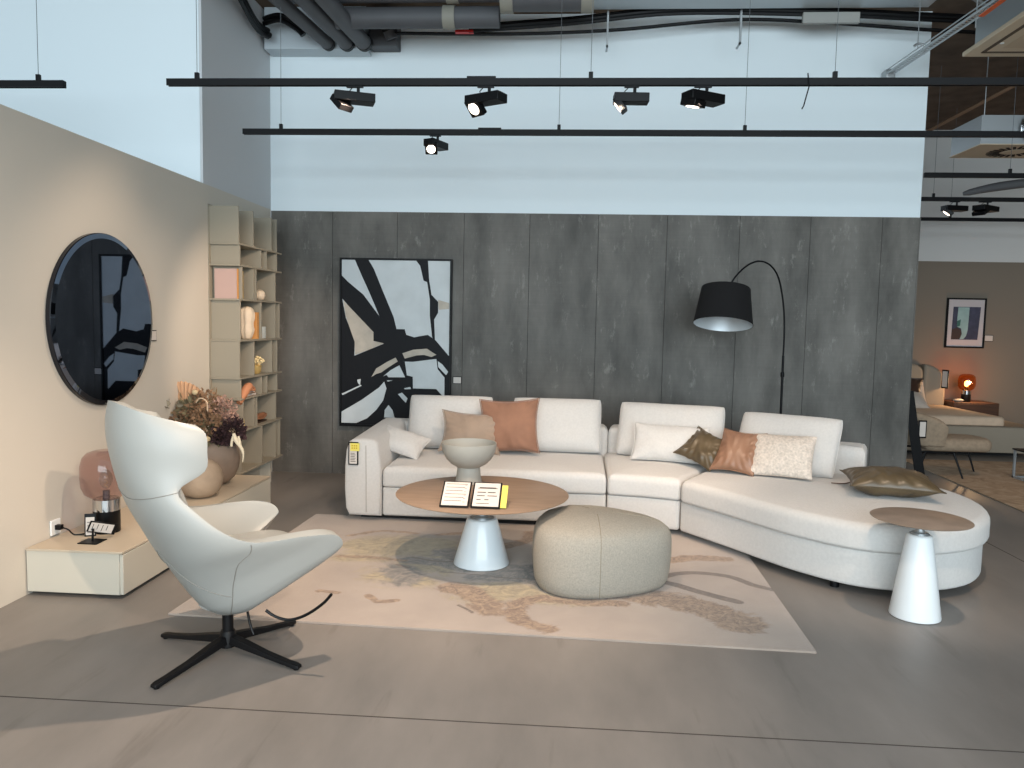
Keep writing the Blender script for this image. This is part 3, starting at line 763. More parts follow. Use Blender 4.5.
# seat cushion, inner back cushion
def seatc():
    poly = []
    for a in range(48):
        t = 2*PI*a/48; c, s_ = math.cos(t), math.sin(t)
        poly.append((.11+.25*math.copysign(abs(c)**.6, c), (.245+.02*c)*math.copysign(abs(s_)**.6, s_)))
    slab(poly, .385, .475, .04, .045, 'seat', leather, ac, puff=.02, ni=5)
seatc()
vs = []; fs = []
nb = 16
for i in range(nb+1):
    f = i/nb; z = .47+.50*f; u = -.225-.19*f**.85+.02*math.sin(PI*f)
    for j in range(nb+1):
        w = (-1+2*j/nb); hw = .18+.045*f
        th = .055*((1-abs(w)**4)*(1-abs(2*f-1)**6))**.5
        vs.append((u+th+.07*w*w-.015, w*hw, z))
for i in range(nb):
    for j in range(nb): a = i*(nb+1)+j; fs.append((a, a+1, a+nb+2, a+nb+1))
o = MB().add(vs, fs).build('back_pad', leather, ac); k = o.modifiers.new('s', 'SOLIDIFY'); k.thickness = .04; k.offset = 0
# underside pan, pedestal, lever, star base
MB().lathe([(.13, .30), (.12, .24), (.06, .20), (.04, .19)], n=32, cap1=True, cap0=True).build('mechanism', mat('pale_under_cover', rgb(168, 168, 164), .5), ac)
MB().lathe([(.024, .06), (.024, .20)], n=24, cap0=True, cap1=True).build('column', black_metal, ac)
MB().lathe([(.034, .035), (.034, .10), (.028, .11)], n=24, cap0=True, cap1=True).build('hub', black_metal, ac)
wang = [math.atan2(y, x)-R_(45) for x, y in ((-.15, -.37), (-.37, .13), (.17, .34), (.35, -.12))]
for a in wang:
    M = Matrix.Rotation(a, 4, 'Z'); mb = MB()
    sec = [(.02, .022, .052, .090), (.10, .023, .043, .075), (.22, .021, .027, .048), (.33, .020, .013, .031), (.375, .021, .008, .026), (.395, .016, .008, .022)]
    vs = []; fs = []
    for (x, hw, zb, zt_) in sec:
        vs += [M @ Vector((x, -hw, zb)), M @ Vector((x, hw, zb)), M @ Vector((x, hw*.8, zt_)), M @ Vector((x, -hw*.8, zt_))]
    for i in range(len(sec)-1):
        for q in range(4): q2 = (q+1) % 4; fs.append((i*4+q, i*4+q2, i*4+4+q2, i*4+4+q))
    fs += [(0, 1, 2, 3), tuple(range(len(vs)-4, len(vs)))]
    lg = mb.add(vs, fs).build('leg', black_metal, ac, bevel=.004)
    MB().lathe([(.012, 0), (.012, .010)], (0, 0, 0), 12, M=M @ Matrix.Translation((.375, 0, 0)), cap0=True, cap1=True).build('glide', black_soft, lg)
def loc(x, y, z):  # world -> chair local
    v = Matrix.Rotation(R_(-45), 4, 'Z') @ Vector((x-CX, y-CY, 0)); return (v.x, v.y, z)
MB().tube(cr([loc(-1.235, 3.09, .262), loc(-1.19, 3.09, .235), loc(-1.13, 3.09, .225), loc(-1.06, 3.09, .25), loc(-.99, 3.09, .30), loc(-.95, 3.09, .345)], 6), .0065, 8).build('recline_lever', black_soft, ac)
MB().tube(cr([loc(-1.37, 3.22, .20), loc(-1.35, 3.2, .15), loc(-1.33, 3.19, .11)], 5), .006, 8).build('release_lever', black_soft, ac)

# ================================================================== SIDEBOARD, LAMP, VASES
SB = .256
sb = thing('sideboard', 'long low pale greige sideboard along the left wall', 'sideboard', (-2.56, 3.80, 0))
X0, X1, LY = -.262, .27, 2.04
MB().box((X0, 0, .022), (X1-.02, LY, SB-.012)).build('body', lacquer, sb, bevel=.002, seg=1)
MB().box((X0, -.004, SB-.0125), (X1, LY, SB)).build('top', mat('sideboard_top', rgb(186, 172, 152), .5), sb, bevel=.0015, seg=1)
for y0, y1 in ((.002, 1.0), (1.006, LY-.002)): MB().box((X1-.019, y0, .024), (X1+.001, y1, SB-.016)).build('drawer_front', lacquer, sb, bevel=.0015, seg=1)
for x in (-.18, .2):
    for y in (.1, 1.0, 1.95): MB().lathe([(.02, 0), (.02, .024)], (x, y, 0), 12, cap0=True, cap1=True).build('foot', black_soft, sb)
# table lamp
def bottle_lamp(label, loc_, s, gm, basem, lit=False, group=None):
    t = thing('table_lamp', label, 'lamp', loc_)
    MB().lathe([(.068*s, 0), (.070*s, .003*s), (.070*s, .125*s)], n=48, cap0=True, cap1=True).build('base', basem, t)
    MB().lathe([(.0705*s, .125*s), (.0705*s, .190*s), (.066*s, .192*s)], n=48, cap0=True, cap1=True).build('metal_band', chrome, t)
    MB().lathe([(.055*s, .192*s), (.082*s, .200*s), (.112*s, .222*s), (.128*s, .26*s), (.132*s, .32*s), (.130*s, .38*s), (.118*s, .425*s), (.095*s, .450*s), (.06*s, .462*s), (.04*s, .464*s)], n=64).build('glass_shade', gm, t, angle=80)
    MB().lathe([(.018*s, .192*s), (.018*s, .235*s)], n=24, cap0=True, cap1=True).build('bulb_socket', black_soft if lit else mat('grey_socket', rgb(90, 90, 94), .4), t)
    if lit:
        MB().ball((0, 0, .30*s), .036*s, 10, (1, 1, 1.4)).build('bulb', mat('glowing_bulb', (1, .6, .3, 1), emit=(1, .55, .2, 1), estr=14), t)
        l = bpy.data.lights.new('bulb_light', 'POINT'); l.energy = 14; l.color = (1, .62, .32); l.shadow_soft_size = .05
        lo = bpy.data.objects.new('bulb_light', l); COL.objects.link(lo); lo.location = (loc_[0], loc_[1]-.16, loc_[2]+.32*s)
        lo.parent = None
    else:
        b_ = MB().ball((0, 0, .30*s), .034*s, 12, (1, 1, 1.6)).build('bulb', clear_glass, t)
        MB().tube([(0.008*math.cos(k*1.3), .008*math.sin(k*1.3), .25*s+k*.006) for k in range(14)], .0014, 5).build('filament', gold_m, b_)
    return t
tl = bottle_lamp('table lamp with smoked glass shade and chrome band on the sideboard', (-2.60, 4.165, SB+.0005), 1.02, smoke_glass, black_soft)
# socket and plug
so = thing('wall_socket', 'white wall socket with black plug above the sideboard', 'socket', (-2.829, 4.04, .305))
MB().box((0, -.04, -.04), (.010, .04, .045)).build('plate', white_pl, so, bevel=.003)
MB().box((.010, -.014, -.012), (.045, .016, .016)).build('plug', black_soft, so, bevel=.004)
MB().tube(cr([(.045, 0, 0), (.08, .0, -.01), (.10, .02, -.043), (.14, .04, -.044), (.165, .10, -.044)], 6), .004, 6).build('cable', black_soft, so)
# price tags at the lamp
def tagcard(label, loc_, rot, w, h, n=4):
    t = thing('price_tag', label, 'tag', loc_); t.rotation_euler = rot
    MB().box((-w/2, -.003, 0), (w/2, .003, h)).build('frame', black_soft, t, bevel=.0015, seg=1)
    MB().box((-w/2+.007, -.0045, .008), (w/2-.007, -.0028, h-.02)).build('paper', paper, t, smooth=False)
    mb = MB()
    for k in range(n):
        mb.box((-w/2+.014, -.0058, .02+k*(h-.05)/n), (w/2-.014-.008*(k % 2), -.0044, .023+k*(h-.05)/n))
    mb.build('print', ink, t, smooth=False); return t
tagcard('upright black framed price tag left of the smoked glass lamp', (-2.63, 4.055, SB+.001), (R_(-4), 0, R_(22)), .058, .128)
t = tagcard('tilted price tag on a dark foot in front of the smoked glass lamp', (-2.575, 3.955, SB+.088), (R_(-40), R_(113), R_(8)), .066, .150)
ftm = thing('tag_stand', 'flat black foot with a short post holding up the tilted price tag', 'stand', (-2.55, 3.955, SB+.001))
MB().box((-.06, -.05, 0), (.05, .05, .005)).build('foot', black_soft, ftm, bevel=.002)
MB().tube([(-.01, .01, .004), (-.005, .01, .070)], .006, 10).build('post', black_soft, ftm)
# vases
v1 = thing('round_vase', 'large round taupe stoneware vase holding the dried flowers', 'vase', (-2.595, 5.50, SB+.001))
MB().lathe([(.07, 0), (.10, .008), (.150, .05), (.182, .12), (.193, .19), (.182, .265), (.150, .315), (.115, .345), (.085, .358), (.080, .365), (.072, .360), (.075, .34), (.12, .27), (.15, .2), (.12, .08), (.02, .03)], n=64, cap0=True).build('body', vase_m, v1, angle=60)
v2 = thing('round_vase', 'smaller round beige stoneware vase in front of the flower vase', 'vase', (-2.49, 5.08, SB+.001))
MB().lathe([(.06, 0), (.088, .008), (.125, .04), (.146, .09), (.150, .135), (.140, .18), (.115, .22), (.08, .248), (.045, .262), (.030, .266), (.026, .26), (.03, .25), (.09, .2), (.12, .13), (.08, .04), (.01, .02)], n=64, cap0=True).build('body', vase2_m, v2, angle=60)
# dried bouquet
bq = thing('dried_bouquet', 'bouquet of dried flowers with a pleated fan leaf in the large round vase', 'flowers', (-2.60, 5.50, SB+.35))
bq.scale = (1.2, 1.15, 1.15)
def leafquad(mb, c, d, l, w, up=None):
    d = Vector(d).normalized(); s = d.cross(Vector((random.uniform(-1, 1), random.uniform(-1, 1), random.uniform(-1, 1)))).normalized()
    n_ = d.cross(s); c = Vector(c)
    P = [c, c+d*l*.35+s*w*.5+n_*w*.12, c+d*l*.75+s*w*.38+n_*w*.1, c+d*l, c+d*l*.75-s*w*.38+n_*w*.1, c+d*l*.35-s*w*.5+n_*w*.12]
    mb.add(P, [(0, 1, 2, 3), (0, 3, 4, 5)])
def rv(): 
    while True:
        v = Vector((random.uniform(-1, 1), random.uniform(-1, 1), random.uniform(-1, 1)))
        if .05 < v.length < 1: return v.normalized()
heads = [(-.08, -.05, .22), (.03, 0, .22), (.10, .02, .16), (-.14, -.10, .15), (.0, -.12, .16), (-.02, .08, .28), (.07, -.08, .20), (-.22, -.05, .20), (-.30, -.18, .24), (.13, -.10, .07)]
mb = MB()
for hx, hy, hz in heads:
    for q in range(5):
        e = Vector((hx, hy, hz))+rv()*.04
        mb.tube(cr([(random.uniform(-.03, .03), random.uniform(-.03, .03), -.12), (e.x*.25, e.y*.25, e.z*.35), tuple(e)], 4), .0018, 4)
mb.build('stem', mat('dry_stem', rgb(120, 96, 66), .9), bq)
def clump(name, m, c, r, n, l, w, sq=(1, 1, 1)):
    mb = MB(); c = Vector(c)
    for _ in range(n):
        v = rv(); p = c+Vector((v.x*sq[0], v.y*sq[1], v.z*sq[2]))*r*random.uniform(.45, 1)
        leafquad(mb, p, v+rv()*.5, l*random.uniform(.6, 1.2), w*random.uniform(.6, 1.2))
    return mb.build(name, m, bq, smooth=False)
burg = mat('dark_burgundy_petals', rgb(58, 38, 40), .85, var=.3, vscale=40)
pinkish = mat('dusty_pink_petals', rgb(168, 134, 118), .9, var=.2, vscale=40)
brownp = mat('brown_dry_petals', rgb(134, 104, 78), .9, var=.25, vscale=40)
greenp = mat('dry_green_leaves', rgb(116, 106, 80), .85, var=.2, vscale=30)
fanm = mat('tan_fan_leaf', rgb(196, 156, 122), .8)
clump('burgundy_flower', burg, (.155, -.07, .055), .075, 420, .03, .028)
clump('burgundy_flower', burg, (.10, -.12, .03), .05, 200, .03, .026)
clump('pink_flower', pinkish, (.08, -.04, .17), .085, 420, .022, .018, (1, 1, 1.2))
clump('pink_flower', pinkish, (.12, -.02, .115), .06, 260, .022, .018)
clump('brown_flower', brownp, (-.02, -.05, .21), .085, 380, .026, .016, (1.1, 1, 1.2))
clump('brown_flower', brownp, (.02, -.12, .10), .09, 360, .03, .018)
clump('brown_flower', brownp, (-.13, -.10, .10), .10, 360, .032, .018, (1.2, 1, .9))
clump('leaf_spray', greenp, (-.10, -.06, .17), .10, 200, .05, .022, (1.3, 1, 1))
clump('leaf_spray', greenp, (.02, -.10, .04), .08, 160, .05, .020, (1.2, 1, .8))
clump('pink_flower', mat('terracotta_petals', rgb(176, 112, 88), .9), (-.14, -.16, .06), .06, 160, .03, .02, (1.4, 1, .6))
mb = MB()
for k in range(26):  # eucalyptus discs reaching left
    a = random.uniform(0, 1); c = Vector((-.12-.20*a, -.10-.10*a, .14+.10*a))+rv()*.06
    leafquad(mb, c, rv(), .045, .04)
mb.build('eucalyptus_leaves', mat('grey_green_eucalyptus', rgb(132, 122, 104), .8, var=.15, vscale=30), bq, smooth=False)
mb = MB(); M0 = Matrix.Translation((-.15, -.05, .145)) @ Matrix.Rotation(R_(-12), 4, 'Y')  # pleated fan
nf = 40; vs = [(0, 0, -.01)]; fs = []
for k in range(nf+1):
    a = PI*(.5)+R_(-88+176*k/nf); r = .225*(1-.05*(k % 2)); vs.append((r*math.cos(a)*.80, (.010 if k % 2 else -.010), r*math.sin(a)*1.0+.0))
for k in range(nf): fs.append((0, k+1, k+2))
mb.add([M0 @ Vector(v) for v in vs], fs).build('fan_leaf', fanm, bq, smooth=False, solid=.002)
mb = MB(); mb.tube(cr([(-.03, -.15, .24), (.0, -.16, .27), (.04, -.16, .25), (.045, -.16, .19)], 5), [.004]*16, 6)
mb.build('curled_pod', mat('cream_pod', rgb(206, 180, 150), .7), bq)
for k, (x, y, z) in enumerate([(.005, -.20, .03), (.06, -.20, .02), (-.02, -.2, .0), (-.28, -.14, .23), (-.06, -.1, .30)]):
    MB().ball((x, y, z), .018, 8).build('seed_pod', mat('pale_seed_pod', rgb(190, 170, 134), .8), bq)
# pale bird-like ribbon figure hanging from the vase rim
mb = MB(); mb.tube(cr([(-2.365, 5.34, .665), (-2.35, 5.34, .62), (-2.315, 5.34, .57), (-2.295, 5.34, .52), (-2.30, 5.34, .455)], 5), [.012, .012, .013, .014, .016, .018, .018, .017, .016, .014, .013, .012, .012, .011, .010, .008, .007, .006, .005, .004, .003], 8)
mb.tube(cr([(-2.365, 5.34, .65), (-2.378, 5.34, .61), (-2.383, 5.34, .57)], 4), [.010]*9, 8)
mb.tube(cr([(-2.33, 5.34, .645), (-2.32, 5.34, .61), (-2.318, 5.34, .59)], 4), [.008]*9, 8)
tag(mb.build('ribbon_figure', mat('ivory_ribbon', rgb(222, 208, 180), .7), None), 'pale ivory curled ribbon hanging beside the large round vase', 'decoration')

# ================================================================== BOOKSHELF
XB, XF = -2.826, -2.579
bs = thing('bookshelf', 'tall open greige bookshelf with staggered uprights against the left wall', 'bookshelf', (0, 0, 0))
Y0, Y1 = 5.957, 6.87
def yx(px): return {238: 5.92, 240: 5.958, 245: 6.054, 254.5: 6.245, 257: 6.297, 262: 6.404, 267.5: 6.526, 272.5: 6.641, 276: 6.724, 277.5: 6.76, 280: 6.821}[px]
lv = [.244, .588, .849, 1.018, 1.322, 1.650, 1.923, 2.090, 2.38]
REC = {7: .004, 6: .022, 5: .062, 4: .022, 3: .004, 2: .022, 1: .062, 0: .022}
T = .014
for z in lv[:-1]: MB().box((XB, Y0, z-T), (XF, Y1, z)).build('shelf', shelf_m, bs, bevel=.001, seg=1)
ups = {7: [254.5, 272.5, 277.5], 6: [262, 267.5, 277.5], 5: [254.5, 257, 276], 4: [262, 276, 280], 3: [254.5, 272.5, 277.5], 2: [262, 267.5, 277.5], 1: [254.5, 257, 276], 0: [262, 276, 280]}
for r_, lst in ups.items():
    za, zb = lv[r_], lv[r_+1]-(T if r_ < 7 else 0)
    for y in [Y0+REC[r_]]+[yx(p) for p in lst]:
        MB().box((XB, y, za), (XF-.006, y+T, zb)).build('upright', shelf_m, bs, bevel=.001, seg=1)
MB().box((XB-.002, Y0-.01, .240), (XB+.004, Y1-.03, 2.39)).build('back_panel', shelf_m, bs, smooth=False)
MB().box((XB, 6.78, 0), (-2.66, 6.80, .230)).box((XB, 6.0, 0), (-2.76, 6.78, .230)).build('plinth', lacquer, bs, smooth=False)
# things on the shelf
def book(label, x0, y, z, w, th, h, m, grp=None, lie=False):
    b = thing('book', label, 'book', (x0, y, z+.0008), 0, grp)
    if lie:
        MB().box((-w, 0, 0), (0, h, .002)).box((-w, 0, th-.002), (0, h, th)).box((-w, 0, 0), (-w+.002, h, th)).build('cover', m, b, smooth=False)
        MB().box((-w+.002, .003, .002), (-.003, h-.003, th-.002)).build('pages', paper, b, smooth=False)
    else:
        MB().box((-w, 0, 0), (0, .002, h)).box((-w, th-.002, 0), (0, th, h)).box((-.002, 0, 0), (0, th, h)).build('cover', m, b, smooth=False)
        MB().box((-w+.003, .002, .003), (-.003, th-.002, h-.004)).build('pages', paper, b, smooth=False)
    return b
bkp = mat('pink_book_cover', rgb(186, 156, 146), .6); bky = mat('yellow_book_cover', rgb(224, 176, 70), .6)
bko = mat('orange_book_cover', rgb(206, 146, 84), .6); bkb = mat('brown_book_cover', rgb(150, 104, 76), .6); bkc = mat('cream_book_cover', rgb(214, 200, 176), .6)
pb = book('large pale pink book with orange spine standing at the open end of the third shelf', -2.612, 5.985, lv[5], .185, .022, .238, bkp)
MB().box((-.0, -.001, 0), (.0035, .023, .2385)).build('spine', bko, pb, smooth=False)
book('yellow book alone in the narrow bay beside the pink book', -2.60, 6.045, lv[5], .20, .03, .225, bky)
book('brown book standing right of the cream sculpture on the shelf', -2.60, 6.425, lv[4], .19, .025, .215, bkb)
book('orange spined book standing behind the cream sculpture', -2.60, 6.365, lv[4], .19, .026, .225, bko)
ba = MB().ball((-2.66, 6.56, lv[5]+.0495), .048, 12).build('ball', cream_cer, None); tag(ba, 'small round cream ball on the shelf right of the books', 'ornament')
sc = thing('sculpture', 'cream ribbed ceramic sculpture in the middle of the bookshelf', 'sculpture', (-2.66, 6.275, lv[4]+.001))
vs = []; fs = []; n = 40; pr = [(.055, 0), (.066, .01), (.090, .05), (.100, .085), (.088, .12), (.088, .145), (.104, .185), (.106, .225), (.092, .262), (.06, .285), (.02, .293)]
for r_, z in pr:
    for k in range(n):
        a = 2*PI*k/n; q = r_*.64*(1-.16*max(0, math.cos(4*a))**4); vs.append((q*math.cos(a), q*math.sin(a)*1.1, z*.93))
for i in range(len(pr)-1):
    for k in range(n): k2 = (k+1) % n; fs.append((i*n+k, i*n+k2, (i+1)*n+k2, (i+1)*n+k))
fs += [tuple(range(n))[::-1], tuple((len(pr)-1)*n+k for k in range(n))]
MB().add(vs, fs).build('body', cream_cer, sc, angle=80)
gl = MB().lathe([(.03, 0), (.034, .01), (.034, .10), (.031, .102), (.03, .01)], (-2.65, 6.58, lv[4]+.001), 24, cap0=True).build('tumbler', mat('pale_grey_glass', rgb(180, 184, 180), .3), None)
tag(gl, 'small pale grey cup at the right of the brown book', 'cup')
co = thing('coral_ornament', 'pale gold branching coral ornament on the bookshelf', 'ornament', (-2.66, 6.46, lv[3]+.001))
MB().lathe([(.03, 0), (.045, .02), (.05, .07), (.03, .08)], n=20, cap0=True, cap1=True).build('base', gold_m, co)
mb = MB()
for k in range(34):
    d = Vector((random.uniform(-1, 1)*.7, random.uniform(-1, 1), random.uniform(.25, 1))).normalized(); p = Vector((0, 0, .06)); e = p+Vector((d.x*.07, d.y*.12, d.z*.09))
    mb.tube([p, p.lerp(e, .6)+rv()*.006, e], [.007, .006, .005], 5); mb.ball(tuple(e), .011, 4)
mb.build('branches', mat('ivory_coral', rgb(236, 214, 164), .6), co)
# hand sculpture resting over books
book('flat orange book lying under the wooden hand', -2.60, 6.13, lv[2], .19, .022, .20, bkb, None, True)
book('flat tan book lying on the lower orange book', -2.605, 6.14, lv[2]+.023, .18, .020, .18, bko, None, True)
hd = thing('wooden_hand', 'terracotta toned carved hand draped over the flat books', 'ornament', (-2.61, 6.02, lv[2]))
Z = .06
mb = MB(); mb.tube(cr([(.0, -.02, -.04), (.01, .04, .03), (.02, .10, .075), (.02, .15, .09)], 5), [.022, .024, .027, .030, .033, .035, .036, .036, .036, .036, .036, .035, .033, .032, .028, .022], 12)
mb.build('palm', mat('terracotta', rgb(190, 128, 92), .7), hd)
for k in range(4):
    x = -.012+k*.014; MB().tube(cr([(x, .13, .095-.004*k), (x, .18, .10-.008*k), (x+.002, .23+.01*(k % 3), .085-.012*k)], 4), [.011, .011, .011, .0105, .010, .0095, .009, .008, .006], 8).build('finger', MATS['terracotta'], hd)
MB().tube(cr([(.03, .10, .07), (.045, .15, .055), (.045, .19, .046)], 4), [.012, .012, .011, .011, .010, .010, .009, .008, .006], 8).build('thumb', MATS['terracotta'], hd)
bt = MB().lathe([(.014, 0), (.016, .004), (.016, .05), (.007, .09), (.006, .15), (.002, .152)], (-2.65, 6.16, lv[1]+.001), 16, cap0=True, cap1=True).build('bud_vase', gold_m, None)
tag(bt, 'slim pale gold bud vase on a lower shelf above the dark flowers', 'vase')
ds = thing('leaf_dish', 'curved brown leaf-shaped dish on the lower right shelf', 'dish', (-2.68, 6.53, lv[1]+.0005))
vs = []; fs = []
for i in range(13):
    f = -1+2*i/12
    for j in range(7):
        g_ = -1+2*j/6; hw = .06*(1-f*f)**.5+.002; vs.append((g_*hw, f*.16, .004+.03*f*f+.018*g_*g_*(1-f*f)+.02*max(0, f)))
for i in range(12):
    for j in range(6): a = i*7+j; fs.append((a, a+1, a+8, a+7))
MB().add(vs, fs).build('dish', bkb, ds, solid=.006)
MB().box((-.05, -.10, 0), (.05, .10, .012)).build('stand', mat('dark_wood', rgb(60, 42, 32), .6), ds, bevel=.002)
for o in list(ds.children): 
    if o.name.startswith('dish'): o.location.z = .012

# ================================================================== MIRROR, PAINTING
mr = thing('round_mirror', 'large round dark tinted mirror with slim dark rim on the left wall', 'mirror', (-2.83, 4.535, 1.47))
MY = Matrix.Rotation(R_(90), 4, 'Y')
MB().lathe([(.524, .002), (.524, .026), (.520, .030)], n=128, M=MY, cap0=True).build('rim', mat('dark_glass_edge', rgb(20, 22, 28), .15), mr)
MB().lathe([(.520, .030), (.492, .036)], n=128, M=MY).build('bevel', mirror_m, mr, angle=20)
MB().lathe([(.492, .036), (.0005, .036)], n=128, M=MY).build('glass', mirror_m, mr, smooth=False)
def wallcard(label, loc_, rz, w, h):
    t = thing('wall_label', label, 'label', loc_, rz)
    MB().box((-w/2, -.008, -h/2), (w/2, 0, h/2)).build('frame', black_soft, t, bevel=.001, seg=1)
    MB().box((-w/2+.006, -.0095, -h/2+.006), (w/2-.006, -.0078, h/2-.006)).build('card', paper, t, smooth=False)
    return t
wallcard('small framed label card on the left wall beside the round mirror', (-2.829, 5.10, 1.365), R_(90), .085, .075)
wallcard('small framed label card on the concrete wall beside the painting', (-1.008, 7.259, .945), 0, .085, .07)
pt_ = thing('painting', 'large framed abstract painting of black strokes on white canvas', 'painting', (0, 7.205, 0))
PX0, PX1, PZ0, PZ1 = -2.142, -1.066, .478, 2.088
fr = MB()
fw = .018
fr.box((PX0, 0, PZ0), (PX0+fw, .052, PZ1)).box((PX1-fw, 0, PZ0), (PX1, .052, PZ1)).box((PX0+fw, 0, PZ0), (PX1-fw, .052, PZ0+fw)).box((PX0+fw, 0, PZ1-fw), (PX1-fw, .052, PZ1))
fr.build('frame', black_metal, pt_, smooth=False)
MB().box((PX0+fw, .014, PZ0+fw), (PX1-fw, .045, PZ1-fw)).build('canvas', mat('white_painted_canvas', rgb(200, 205, 206), .7, var=.06, vscale=6, bump=.2, bscale=40), pt_, smooth=False)
def A1(x, y): return (320+x/5.12, 240+y/5.12)
def A2(x, y): return (330+x/7.314, 340+y/7.314)
def P2(p):  # artwork drawing units -> canvas metres
    u = (p[0]-343.0)/(450.8-343.0); v = (p[1]-260.5)/(425.0-260.5)
    u = max(0, min(1, u+.012*(v-.5))); v = max(0, min(1, v))
    return (PX0+fw+u*(PX1-PX0-2*fw), PZ1-fw-v*(PZ1-PZ0-2*fw))
def paintlayer(name, m, polys, d0, d1):
    MM = Matrix(((1, 0, 0, 0), (0, 0, 1, 0), (0, 1, 0, 0), (0, 0, 0, 1)))
    for k, p in enumerate(polys): MB().prism([P2(q) for q in p], d0-.0002*k, .0142, M=MM).build(name, m, pt_, smooth=False, tri=True)
a1 = lambda L_: [A1(*p) for p in L_]
a2_ = lambda L_: [A2(*p) for p in L_]
blk = [a1([(188, 90), (258, 90), (285, 150), (330, 260), (385, 390), (405, 470), (340, 520), (325, 420), (290, 335), (262, 270), (225, 190)]),
       a1([(112, 185), (150, 215), (230, 280), (310, 385), (345, 460), (330, 520), (270, 470), (200, 390), (112, 300)]),
       a1([(112, 290), (125, 320), (140, 400), (168, 470), (185, 520), (183, 600), (112, 640)]),
       a1([(500, 90), (560, 90), (566, 200), (578, 275), (612, 310), (612, 365), (592, 400), (597, 510), (582, 490), (570, 380), (570, 300), (556, 212), (538, 205), (520, 130)]),
       a1([(112, 625), (185, 592), (260, 560), (335, 528), (280, 518), (280, 480), (330, 470), (395, 452), (442, 452), (450, 480), (490, 492), (560, 478), (600, 505), (680, 585), (680, 960), (112, 960)])]
wht = [a2_([(620, 150), (790, 125), (800, 200), (850, 260), (850, 410), (790, 345), (620, 345), (618, 260), (575, 250), (560, 150)]),
       a2_([(400, 262), (455, 215), (520, 178), (562, 265), (440, 268), (425, 250)]),
       a2_([(428, 290), (470, 290), (435, 300)]),
       a2_([(408, 300), (425, 350), (400, 440), (350, 510), (280, 575), (200, 612), (90, 612), (92, 530), (240, 440), (370, 345)]),
       a2_([(92, 398), (235, 328), (242, 335), (100, 408)]),
       a2_([(510, 390), (540, 378), (580, 420), (568, 452), (545, 430)]),
       a2_([(555, 345), (600, 335), (605, 350), (560, 353)]),
       a2_([(408, 565), (412, 510), (440, 472), (470, 510), (485, 565)]),
       a2_([(208, 292), (235, 285), (230, 330), (215, 318)]),
       a2_([(800, 140), (835, 165), (877, 218), (862, 242), (805, 185)])]
bge = [a1([(128, 312), (180, 365), (282, 470), (282, 515), (335, 526), (260, 560), (187, 588), (185, 520), (160, 450), (140, 390)]),
       a2_([(315, 268), (350, 205), (430, 155), (492, 122), (508, 150), (440, 195), (385, 235), (350, 245)]),
       a2_([(542, 90), (620, 62), (720, 52), (790, 95), (755, 112), (700, 98), (650, 102), (560, 128)]),
       a1([(612, 300), (668, 315), (668, 345), (615, 350)])]
paintlayer('black_brush_stroke', mat('black_oil_paint', rgb(12, 13, 18), .6, spec=.3, bump=.3, bscale=30), blk, .0132, .0145)
paintlayer('white_brush_stroke', MATS['white_painted_canvas'], wht, .0112, .013)
paintlayer('beige_brush_stroke', mat('beige_oil_paint', rgb(184, 174, 160), .7, var=.12, vscale=10), bge, .0092, .0126)

# ================================================================== ARC FLOOR LAMP
fl = thing('floor_lamp', 'black arc floor lamp with black drum shade behind the sofa', 'lamp', (1.95, 6.93, 0))
def W2(p): return (p[0]-1.95, p[1]-6.93, p[2])
MB().lathe([(.15, 0), (.15, .018), (.145, .022)], n=48, cap0=True, cap1=True).build('base', black_metal, fl)
MB().tube([W2((1.95, 6.93, .02)), W2((1.945, 6.93, 1.26))], .011, 12).build('pole', black_metal, fl)
MB().lathe([(.015, 0), (.017, .01), (.017, .035), (.013, .045)], W2((1.945, 6.93, 1.07)), 20, cap0=True, cap1=True).build('joint', black_metal, fl)
arcp = cr([W2(p) for p in [(1.945, 6.93, 1.25), (1.94, 6.92, 1.5), (1.915, 6.90, 1.72), (1.85, 6.84, 1.93), (1.76, 6.77, 2.035), (1.65, 6.71, 2.068), (1.54, 6.66, 2.03), (1.44, 6.615, 1.94), (1.385, 6.60, 1.85), (1.37, 6.59, 1.78)]], 6)
MB().tube(arcp, .0075, 10).build('arc', black_metal, fl)
ax = Vector((-.09, -.24, -1)).normalized(); top = Vector(W2((1.352, 6.60, 1.825)))
Msh = Matrix.Translation(top) @ ax.to_track_quat('Z', 'Y').to_matrix().to_4x4()
MB().lathe([(.200, 0), (.2425, .31)], n=72, M=Msh).lathe([(.2425, .31), (.2405, .31)], n=72, M=Msh).build('shade', shade_black, fl, angle=30)
MB().lathe([(.197, .002), (.2400, .3095)], n=72, M=Msh).lathe([(.197, .002), (.02, .002)], n=72, M=Msh).build('shade_lining', shade_in, fl, angle=30)
MB().lathe([(.199, -.0015), (.01, -.0015)], n=72, M=Msh).build('shade_top', shade_black, fl, angle=30)
MB().lathe([(.02, -.05), (.02, .05)], n=20, M=Msh, cap0=True, cap1=True).build('lamp_holder', black_soft, fl)
MB().ball(tuple(Msh @ Vector((0, 0, .10))), .045, 10).build('bulb', mat('opal_bulb', rgb(235, 238, 240), .4), fl)

